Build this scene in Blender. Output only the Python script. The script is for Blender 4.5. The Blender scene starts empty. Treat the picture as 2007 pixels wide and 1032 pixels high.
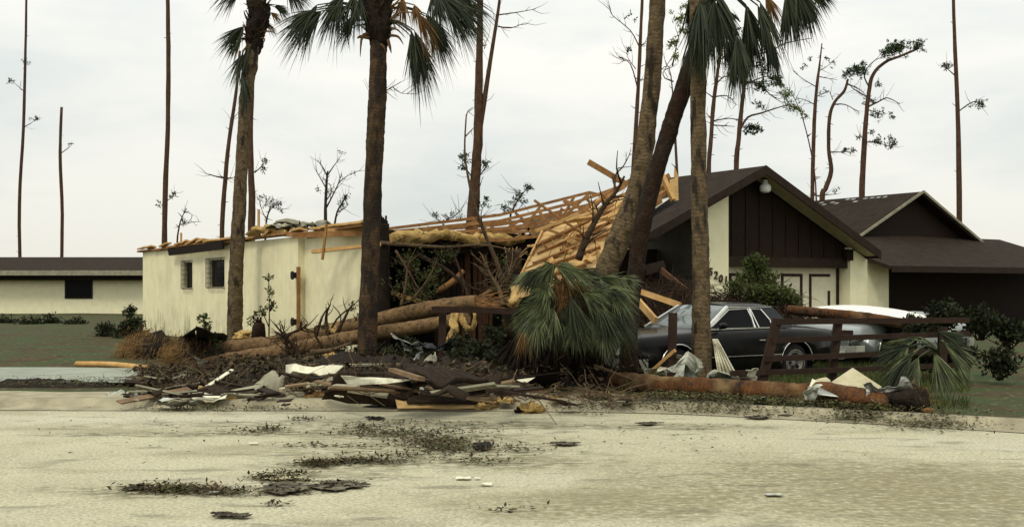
import bpy, bmesh, math, random
from mathutils import Vector, Matrix, noise
R = math.radians
# ---------------------------------------------------------------- camera, world, sun
sc = bpy.context.scene
col = sc.collection
F = 2105.0; CX = 1003.5; HY = 560.0; H = 1.68          # focal length in photo pixels, horizon row, eye height
cam = bpy.data.cameras.new('Camera'); co = bpy.data.objects.new('Camera', cam); col.objects.link(co)
co.location = (0, 0, H); co.rotation_euler = (R(90), 0, 0)
cam.sensor_width = 36; cam.lens = 36 * F / 2007; cam.shift_y = (HY - 516) / 2007
cam.clip_start = 0.1; cam.clip_end = 3000
sc.camera = co
SUN_EL, SUN_AZ = 52, 205          # azimuth clockwise from +Y; 205 = behind the camera, to its left
w = bpy.data.worlds.new('World'); sc.world = w; w.use_nodes = True
nt = w.node_tree; nt.nodes.clear(); N = nt.nodes.new; Lk = nt.links.new
out = N('ShaderNodeOutputWorld'); bgA = N('ShaderNodeBackground'); bgB = N('ShaderNodeBackground'); mx = N('ShaderNodeMixShader')
sky = N('ShaderNodeTexSky'); sky.sky_type = 'NISHITA'; sky.sun_disc = False
sky.sun_elevation = R(SUN_EL); sky.sun_rotation = R(SUN_AZ)
bgA.inputs[1].default_value = 0.12
Lk(sky.outputs[0], bgA.inputs[0])
tc = N('ShaderNodeTexCoord'); mp = N('ShaderNodeMapping'); mp.inputs['Scale'].default_value = (1.0, 1.0, 3.2)
n1 = N('ShaderNodeTexNoise'); n1.inputs['Scale'].default_value = 2.6; n1.inputs['Detail'].default_value = 7; n1.inputs['Roughness'].default_value = .55
Lk(tc.outputs['Generated'], mp.inputs[0]); Lk(mp.outputs[0], n1.inputs['Vector'])
rp = N('ShaderNodeValToRGB'); e = rp.color_ramp.elements
e[0].position = .34; e[0].color = (.71, .745, .72, 1); e[1].position = .58; e[1].color = (.95, .925, .84, 1)
Lk(n1.outputs[0], rp.inputs[0])
sx = N('ShaderNodeSeparateXYZ'); Lk(tc.outputs['Generated'], sx.inputs[0])
mr = N('ShaderNodeMapRange'); mr.inputs[1].default_value = 0.0; mr.inputs[2].default_value = .9; mr.inputs[3].default_value = .84; mr.inputs[4].default_value = 1.75
Lk(sx.outputs[2], mr.inputs[0]); Lk(rp.outputs[0], bgB.inputs[0]); Lk(mr.outputs[0], bgB.inputs[1])
mx.inputs[0].default_value = .9
Lk(bgA.outputs[0], mx.inputs[1]); Lk(bgB.outputs[0], mx.inputs[2]); Lk(mx.outputs[0], out.inputs[0])
sl = bpy.data.lights.new('Sun', 'SUN'); so = bpy.data.objects.new('Sun', sl); col.objects.link(so)
sl.energy = 1.5; sl.angle = R(14); sl.color = (1, .93, .76)
az, el = R(SUN_AZ), R(SUN_EL)
sd = Vector((math.sin(az) * math.cos(el), math.cos(az) * math.cos(el), math.sin(el)))
so.rotation_euler = sd.to_track_quat('Z', 'Y').to_euler(); so.location = (-10, -20, 30)
sc.view_settings.view_transform = 'Standard'; sc.view_settings.look = 'None'
sc.view_settings.exposure = 0.12; sc.view_settings.gamma = 1
sc.render.engine = 'CYCLES'
sc.cycles.max_bounces = 6; sc.cycles.transparent_max_bounces = 4

# ---------------------------------------------------------------- helpers
def V(*a): return Vector(a)
def P(px, py, Y): return Vector(((px - CX) * Y / F, Y, H - (py - HY) * Y / F))      # a photo pixel at depth Y
def G(px, py, h=0.0):                                                               # a photo pixel on the level z = h
    Y = (H - h) * F / (py - HY); return Vector(((px - CX) * Y / F, Y, h))
GA = R(33); gx = Vector((math.cos(GA), math.sin(GA), 0)); dx = Vector((-math.sin(GA), math.cos(GA), 0))
HO = Vector((5.50, 30.5, 0.08))
def HW(u, v, z): return HO + gx * u + dx * v + Vector((0, 0, z))                    # house frame

class MB:
    def __init__(s): s.v = []; s.f = []; s.uv = []; s.sm = []
    def face(s, idx, uv=None, smooth=False):
        s.f.append(tuple(idx))
        if uv is None:
            p = [Vector(s.v[i]) for i in idx]
            e1 = (p[1] - p[0]); e1 = e1.normalized() if e1.length > 1e-9 else Vector((1, 0, 0))
            n = e1.cross(p[-1] - p[0]); n = n.normalized() if n.length > 1e-12 else Vector((0, 0, 1))
            e2 = n.cross(e1); uv = [((q - p[0]).dot(e1), (q - p[0]).dot(e2)) for q in p]
        s.uv.append(uv); s.sm.append(smooth)
    def add(s, pts): b = len(s.v); s.v += [tuple(p) for p in pts]; return b
    def hexa(s, b4, t4):                                    # a box from four bottom and four top corners
        b = s.add(list(b4) + list(t4))
        for q in ((3, 2, 1, 0), (4, 5, 6, 7), (0, 1, 5, 4), (1, 2, 6, 5), (2, 3, 7, 6), (3, 0, 4, 7)): s.face([b + i for i in q])
    def box(s, c, sz, ax=None):
        c = Vector(c); X, Y, Z = ax if ax else (V(1, 0, 0), V(0, 1, 0), V(0, 0, 1))
        a, b_, d = X * sz[0] / 2, Y * sz[1] / 2, Z * sz[2] / 2
        s.hexa([c - a - b_ - d, c + a - b_ - d, c + a + b_ - d, c - a + b_ - d], [c - a - b_ + d, c + a - b_ + d, c + a + b_ + d, c - a + b_ + d])
    def hbox(s, u0, u1, v0, v1, z0, z1):
        s.hexa([HW(u0, v0, z0), HW(u1, v0, z0), HW(u1, v1, z0), HW(u0, v1, z0)], [HW(u0, v0, z1), HW(u1, v0, z1), HW(u1, v1, z1), HW(u0, v1, z1)])
    def beam(s, p, q, w_, h_, up=None, roll=0):
        p, q = Vector(p), Vector(q); d = (q - p).normalized(); up = Vector(up) if up else V(0, 0, 1)
        if abs(d.dot(up)) > .98: up = V(0, 1, 0)
        a = d.cross(up).normalized(); b = a.cross(d).normalized()
        if roll: m = Matrix.Rotation(roll, 3, d); a = m @ a; b = m @ b
        a = a * w_ / 2; b = b * h_ / 2
        s.hexa([p - a - b, p + a - b, q + a - b, q - a - b], [p - a + b, p + a + b, q + a + b, q - a + b])
    def slab(s, c4, t, n=None):                             # a thin board, its top through the four corners
        c4 = [Vector(c) for c in c4]; n = (c4[1] - c4[0]).cross(c4[-1] - c4[0]).normalized()
        if n.z < 0: n = -n
        b = s.add([c - n * t for c in c4] + c4); k = len(c4)
        s.face([b + i for i in reversed(range(k))]); s.face([b + k + i for i in range(k)])
        for i in range(k): j = (i + 1) % k; s.face([b + i, b + j, b + k + j, b + k + i])
    def prism(s, poly, off):                                # polygon (any) extruded by the vector off
        poly = [Vector(p) for p in poly]; k = len(poly); b = s.add(poly + [p + off for p in poly])
        s.face([b + i for i in reversed(range(k))]); s.face([b + k + i for i in range(k)])
        for i in range(k): j = (i + 1) % k; s.face([b + i, b + j, b + k + j, b + k + i])
    def tube(s, pts, rad, n=8, cap=True, smooth=True, jit=0, sub=0, ring=0):
        pts = [Vector(p) for p in pts]
        if not hasattr(rad, '__len__'): rad = [rad] * len(pts)
        rad = list(rad)
        if len(rad) != len(pts):
            r0, r1 = rad[0], rad[-1]; rad = [r0 + (r1 - r0) * i / (len(pts) - 1) for i in range(len(pts))]
        if sub: pts, rad = crom(pts, rad, sub)
        b = len(s.v); L = 0; pa = None; T = []
        for i, p in enumerate(pts):
            d = (pts[min(i + 1, len(pts) - 1)] - pts[max(i - 1, 0)])
            d = d.normalized() if d.length > 1e-9 else V(0, 0, 1)
            if pa is None: a = d.orthogonal().normalized()
            else:
                a = pa - d * pa.dot(d); a = a.normalized() if a.length > 1e-6 else d.orthogonal().normalized()
            pa = a; c = d.cross(a)
            if i: L += (p - pts[i - 1]).length
            T.append(L)
            for k in range(n):
                t = 2 * math.pi * k / n; r = rad[i]
                if jit: r *= 1 + jit * noise.noise(Vector((math.cos(t) * 1.5, math.sin(t) * 1.5, L * 2.2 + p.x)))*1.6
                if ring: r *= 1 + ring * (noise.noise(Vector((math.cos(t) * .8, math.sin(t) * .8, L * 9 + p.x))) + .8 * noise.noise(Vector((math.cos(t) * 4, math.sin(t) * 4, L * 16))))
                s.v.append(tuple(p + (a * math.cos(t) + c * math.sin(t)) * r))
        for i in range(len(pts) - 1):
            for k in range(n):
                k2 = (k + 1) % n
                s.face([b + i * n + k, b + i * n + k2, b + (i + 1) * n + k2, b + (i + 1) * n + k],
                       [(k / n, T[i]), ((k + 1) / n, T[i]), ((k + 1) / n, T[i + 1]), (k / n, T[i + 1])], smooth)
        if cap:
            s.face([b + k for k in reversed(range(n))]); q = b + (len(pts) - 1) * n; s.face([q + k for k in range(n)])
    def leaf(s, p, d, nrm, L, w_):
        sd_ = d.cross(nrm); sd_ = sd_.normalized() * w_ / 2 if sd_.length > 1e-6 else V(w_ / 2, 0, 0)
        b = s.add([p, p + d * L * .45 + sd_, p + d * L, p + d * L * .45 - sd_]); s.face([b, b + 1, b + 2, b + 3])
    def grid(s, pts, nu, nv, smooth=True, closed_u=False):
        b = s.add(pts)
        for j in range(nv - 1):
            for i in range(nu if closed_u else nu - 1):
                i2 = (i + 1) % nu; s.face([b + j * nu + i, b + j * nu + i2, b + (j + 1) * nu + i2, b + (j + 1) * nu + i], None, smooth)
        return b
    def build(s, name, mat, parent=None, loc=None, solid=0):
        base = Vector(loc) if loc is not None else (ORG[parent.name] if parent is not None else V(0, 0, 0))
        me = bpy.data.meshes.new(name)
        me.from_pydata([tuple(Vector(q) - base) for q in s.v], [], s.f); me.update()
        ul = me.uv_layers.new(name='UVMap'); k = 0; flat = []
        for u in s.uv:
            for a in u: flat += [a[0], a[1]]
        ul.data.foreach_set('uv', flat); me.polygons.foreach_set('use_smooth', s.sm)
        me.materials.append(mat)
        o = bpy.data.objects.new(name, me); col.objects.link(o)
        if parent is not None: o.parent = parent
        else: o.location = base
        if solid: m = o.modifiers.new('t', 'SOLIDIFY'); m.thickness = solid; m.offset = 0
        ORG[o.name] = base
        return o
ORG = {}
def crom(pts, rad, n):
    P_, Q = [], []; m = len(pts)
    for i in range(m - 1):
        a, b, c, d = pts[max(i - 1, 0)], pts[i], pts[i + 1], pts[min(i + 2, m - 1)]
        for k in range(n):
            t = k / n; P_.append(.5 * ((2 * b) + (c - a) * t + (2 * a - 5 * b + 4 * c - d) * t * t + (3 * b - a - 3 * c + d) * t ** 3)); Q.append(rad[i] + (rad[i + 1] - rad[i]) * t)
    P_.append(pts[-1]); Q.append(rad[-1]); return P_, Q
def tag(o, label=None, cat=None, group=None, kind=None):
    if label: o['label'] = label
    if cat: o['category'] = cat
    if group: o['group'] = group
    if kind: o['kind'] = kind
    return o
def thing(name, loc, label, cat, group=None):
    o = bpy.data.objects.new(name, None); col.objects.link(o); o.location = loc; o.empty_display_size = .3
    ORG[o.name] = Vector(loc); return tag(o, label, cat, group)
def rv(rnd, s=1.0): return Vector((rnd.uniform(-s, s), rnd.uniform(-s, s), rnd.uniform(-s, s)))
def ru(rnd):
    while True:
        v = rv(rnd)
        if .05 < v.length < 1: return v.normalized()

# ---------------------------------------------------------------- materials
def mat(name, c1, c2=None, scale=6, rough=.85, bump=.3, bscale=None, metal=0, stretch=(1, 1, 1), coord='Object', island=0, ramp=(.35, .65), spec=.14, extra=None, transl=0, dist=.02):
    m = bpy.data.materials.new(name); m.use_nodes = True; t = m.node_tree; n = t.nodes; l = t.links; n.clear()
    o = n.new('ShaderNodeOutputMaterial'); b = n.new('ShaderNodeBsdfPrincipled'); l.new(b.outputs[0], o.inputs[0])
    b.inputs['Roughness'].default_value = rough; b.inputs['Metallic'].default_value = metal; b.inputs['Specular IOR Level'].default_value = spec
    c2 = c2 or tuple(x * .7 for x in c1)
    tc = n.new('ShaderNodeTexCoord'); mp = n.new('ShaderNodeMapping'); mp.inputs['Scale'].default_value = stretch
    l.new(tc.outputs[coord], mp.inputs[0])
    nz = n.new('ShaderNodeTexNoise'); nz.inputs['Scale'].default_value = scale; nz.inputs['Detail'].default_value = 6; nz.inputs['Roughness'].default_value = .6
    l.new(mp.outputs[0], nz.inputs['Vector'])
    r = n.new('ShaderNodeValToRGB'); r.color_ramp.elements[0].position = ramp[0]; r.color_ramp.elements[1].position = ramp[1]
    r.color_ramp.elements[0].color = (*c1, 1); r.color_ramp.elements[1].color = (*c2, 1); l.new(nz.outputs[0], r.inputs[0])
    c = r.outputs[0]
    if island:
        g = n.new('ShaderNodeNewGeometry'); mr = n.new('ShaderNodeMapRange'); mr.inputs[3].default_value = 1 - island; mr.inputs[4].default_value = 1 + island * .8
        l.new(g.outputs['Random Per Island'], mr.inputs[0]); vm = n.new('ShaderNodeVectorMath'); vm.operation = 'SCALE'
        l.new(c, vm.inputs[0]); l.new(mr.outputs[0], vm.inputs['Scale']); c = vm.outputs[0]
    if extra: c = extra(n, l, c, tc, mp)
    l.new(c, b.inputs['Base Color'])
    if transl:
        tr = n.new('ShaderNodeBsdfTranslucent'); l.new(c, tr.inputs[0]); ms = n.new('ShaderNodeMixShader'); ms.inputs[0].default_value = transl
        l.new(b.outputs[0], ms.inputs[1]); l.new(tr.outputs[0], ms.inputs[2]); l.new(ms.outputs[0], o.inputs[0])
    if bump:
        n2 = n.new('ShaderNodeTexNoise'); n2.inputs['Scale'].default_value = bscale or scale * 4; n2.inputs['Detail'].default_value = 4
        l.new(mp.outputs[0], n2.inputs['Vector']); bp = n.new('ShaderNodeBump'); bp.inputs['Strength'].default_value = bump; bp.inputs['Distance'].default_value = dist
        l.new(n2.outputs[0], bp.inputs['Height']); l.new(bp.outputs[0], b.inputs['Normal'])
    return m
def mixc(n, l, c, colr, fac, mode='MIX'):
    m = n.new('ShaderNodeMix'); m.data_type = 'RGBA'; m.blend_type = mode
    l.new(fac, m.inputs[0]) if not isinstance(fac, float) else setattr(m.inputs[0], 'default_value', fac)
    l.new(c, m.inputs[6])
    if isinstance(colr, tuple): m.inputs[7].default_value = (*colr, 1)
    else: l.new(colr, m.inputs[7])
    return m.outputs[2]
def nzfac(n, l, src, scale, lo, hi, st=(1, 1, 1), det=5):
    mp = n.new('ShaderNodeMapping'); mp.inputs['Scale'].default_value = st; l.new(src, mp.inputs[0])
    z = n.new('ShaderNodeTexNoise'); z.inputs['Scale'].default_value = scale; z.inputs['Detail'].default_value = det; l.new(mp.outputs[0], z.inputs['Vector'])
    r = n.new('ShaderNodeMapRange'); r.inputs[1].default_value = lo; r.inputs[2].default_value = hi; l.new(z.outputs[0], r.inputs[0]); return r.outputs[0]
def mul(n, l, a, b):
    m = n.new('ShaderNodeMath'); m.operation = 'MULTIPLY'; l.new(a, m.inputs[0])
    if isinstance(b, float): m.inputs[1].default_value = b
    else: l.new(b, m.inputs[1])
    return m.outputs[0]

def ex_trunk(dark, patch=.5):
    def f(n, l, c, tc, mp):
        wv = n.new('ShaderNodeTexWave'); wv.bands_direction = 'Y'; wv.inputs['Scale'].default_value = 5.2; wv.inputs['Distortion'].default_value = 7; wv.inputs['Detail'].default_value = 4; wv.inputs['Detail Scale'].default_value = 1.6; wv.inputs['Detail Roughness'].default_value = .7
        l.new(tc.outputs['UV'], wv.inputs['Vector'])
        mr = n.new('ShaderNodeMapRange'); mr.inputs[1].default_value = .0; mr.inputs[2].default_value = .5; mr.inputs[3].default_value = .6; mr.inputs[4].default_value = 0
        l.new(wv.outputs['Fac'], mr.inputs[0]); c = mixc(n, l, c, dark, mr.outputs[0])
        c = mixc(n, l, c, (.018, .014, .011), mul(n, l, nzfac(n, l, tc.outputs['Object'], 2.3, 1 - patch, 1.09 - patch, (2.6, 2.6, .8), 9), .92))
        c = mixc(n, l, c, (.03, .024, .018), mul(n, l, nzfac(n, l, tc.outputs['Object'], 11, .56, .64, (1, 1, .7), 4), .7))
        return c
    return f
def ex_stucco(n, l, c, tc, mp):
    s = nzfac(n, l, tc.outputs['Object'], 5, .52, .85, (1, 1, .09))
    sep = n.new('ShaderNodeSeparateXYZ'); l.new(tc.outputs['Object'], sep.inputs[0])
    zr = n.new('ShaderNodeMapRange'); zr.inputs[1].default_value = .15; zr.inputs[2].default_value = 1.0; zr.inputs[3].default_value = 1; zr.inputs[4].default_value = 0; l.new(sep.outputs[2], zr.inputs[0])
    c = mixc(n, l, c, (.30, .27, .17), mul(n, l, s, .22))
    c = mixc(n, l, c, (.12, .125, .065), mul(n, l, mul(n, l, zr.outputs[0], nzfac(n, l, tc.outputs['Object'], 1.1, .44, .60, (1, 1, 1), 3)), nzfac(n, l, tc.outputs['Object'], 4, .42, .66, (2.5, 2.5, .35))))
    c = mixc(n, l, c, (.52, .48, .33), mul(n, l, nzfac(n, l, tc.outputs['Object'], .9, .5, .68, (1, 1, 1), 8), .5))
    return c
def ex_shingle(n, l, c, tc, mp):
    b = n.new('ShaderNodeTexBrick'); b.inputs['Scale'].default_value = 3.2; b.inputs['Mortar Size'].default_value = .03; b.inputs['Row Height'].default_value = .45; b.inputs['Brick Width'].default_value = 1.0
    b.inputs['Color1'].default_value = (1, 1, 1, 1); b.inputs['Color2'].default_value = (.72, .72, .72, 1); b.inputs['Mortar'].default_value = (.45, .45, .45, 1)
    l.new(tc.outputs['UV'], b.inputs['Vector']); return mixc(n, l, c, b.outputs['Color'], .9, 'MULTIPLY')
def ex_wood(n, l, c, tc, mp):
    return mixc(n, l, c, (.22, .11, .05), mul(n, l, nzfac(n, l, tc.outputs['UV'], 4, .5, .7, (.6, 18, 1)), .5))
def ex_road(n, l, c, tc, mp):
    o = tc.outputs['Object']
    c = mixc(n, l, c, (.225, .205, .125), mul(n, l, nzfac(n, l, o, .9, .55, .66, (.6, 1, 1), 10), .55))      # worn, gritty areas
    c = mixc(n, l, c, (.46, .44, .36), mul(n, l, nzfac(n, l, o, .5, .52, .72, (.25, 1, 1), 5), .5))
    v = n.new('ShaderNodeTexNoise'); v.inputs['Scale'].default_value = 32; v.inputs['Detail'].default_value = 6; v.inputs['Roughness'].default_value = .8; l.new(o, v.inputs['Vector'])
    r = n.new('ShaderNodeMapRange'); r.inputs[1].default_value = .35; r.inputs[2].default_value = .65; r.inputs[3].default_value = .56; r.inputs[4].default_value = 1.38; l.new(v.outputs[0], r.inputs[0])
    cb = n.new('ShaderNodeCombineColor'); [l.new(r.outputs[0], cb.inputs[i]) for i in range(3)]
    c = mixc(n, l, c, cb.outputs[0], 1.0, 'MULTIPLY')
    def ell(px_, py_, rx, ry, lo=1.15, hi=.55):
        g_ = G(px_, py_); mp = n.new('ShaderNodeMapping'); mp.vector_type = 'POINT'; mp.inputs['Location'].default_value = (-g_.x / rx, -g_.y / ry, 0); mp.inputs['Scale'].default_value = (1 / rx, 1 / ry, 0); l.new(o, mp.inputs[0])
        ln = n.new('ShaderNodeVectorMath'); ln.operation = 'LENGTH'; l.new(mp.outputs[0], ln.inputs[0])
        z = n.new('ShaderNodeTexNoise'); z.inputs['Scale'].default_value = 1.5; z.inputs['Detail'].default_value = 9; z.inputs['Roughness'].default_value = .7; l.new(o, z.inputs['Vector'])
        a = n.new('ShaderNodeMath'); a.operation = 'MULTIPLY_ADD'; l.new(z.outputs[0], a.inputs[0]); a.inputs[1].default_value = 1.7; a.inputs[2].default_value = -.85; b = n.new('ShaderNodeMath'); b.operation = 'ADD'; l.new(ln.outputs['Value'], b.inputs[0]); l.new(a.outputs[0], b.inputs[1])
        r = n.new('ShaderNodeMapRange'); r.inputs[1].default_value = lo; r.inputs[2].default_value = hi; l.new(b.outputs[0], r.inputs[0]); return r.outputs[0]
    for a_ in ((1620, 950, 2.2, 1.7), (1180, 990, 1.3, .7), (1900, 960, 1.5, 1.5)): c = mixc(n, l, c, (.20, .18, .105), mul(n, l, mul(n, l, ell(*a_), nzfac(n, l, o, 16, .30, .62, (.8, 1, 1), 8)), 1.0))
    for a_ in ((850, 880, 1.7, 1.3), (1040, 835, 1.3, .28), (640, 935, .9, .3), (330, 960, 1.2, .35), (700, 830, 3.5, .5), (1300, 835, 1.6, .35), (560, 845, 1.3, .35), (620, 912, .8, .3), (760, 850, 1.6, .5), (560, 958, .6, .2), (280, 850, 1.5, .25), (1000, 905, 1.0, .4)): c = mixc(n, l, c, (.12, .11, .065), mul(n, l, mul(n, l, ell(*a_), nzfac(n, l, o, 12, .38, .64, (.5, 1, 1), 9)), .9))
    # oily stain under the litter
    c = mixc(n, l, c, (.10, .095, .065), mul(n, l, nzfac(n, l, o, 3.5, .58, .68, (.35, 1, 1), 10), .5))
    vr = n.new('ShaderNodeTexVoronoi'); vr.feature = 'DISTANCE_TO_EDGE'; vr.inputs['Scale'].default_value = .33
    mpp = n.new('ShaderNodeMapping'); nn = n.new('ShaderNodeTexNoise'); nn.inputs['Scale'].default_value = 1.3; l.new(o, nn.inputs['Vector'])
    va = n.new('ShaderNodeVectorMath'); va.operation = 'ADD'; l.new(o, va.inputs[0]); l.new(nn.outputs['Color'], va.inputs[1]); l.new(va.outputs[0], vr.inputs['Vector'])
    cr = n.new('ShaderNodeMapRange'); cr.inputs[1].default_value = .0; cr.inputs[2].default_value = .006; cr.inputs[3].default_value = .3; cr.inputs[4].default_value = 0; l.new(vr.outputs['Distance'], cr.inputs[0])
    return mixc(n, l, c, (.12, .11, .08), cr.outputs[0])
def ex_yard(n, l, c, tc, mp):
    o = tc.outputs['Object']
    c = mixc(n, l, c, (.042, .058, .021), nzfac(n, l, o, .9, .40, .56, (1, 1, 1), 8))
    return mixc(n, l, c, (.26, .2, .12), mul(n, l, nzfac(n, l, o, 9, .6, .72), .6))

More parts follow.
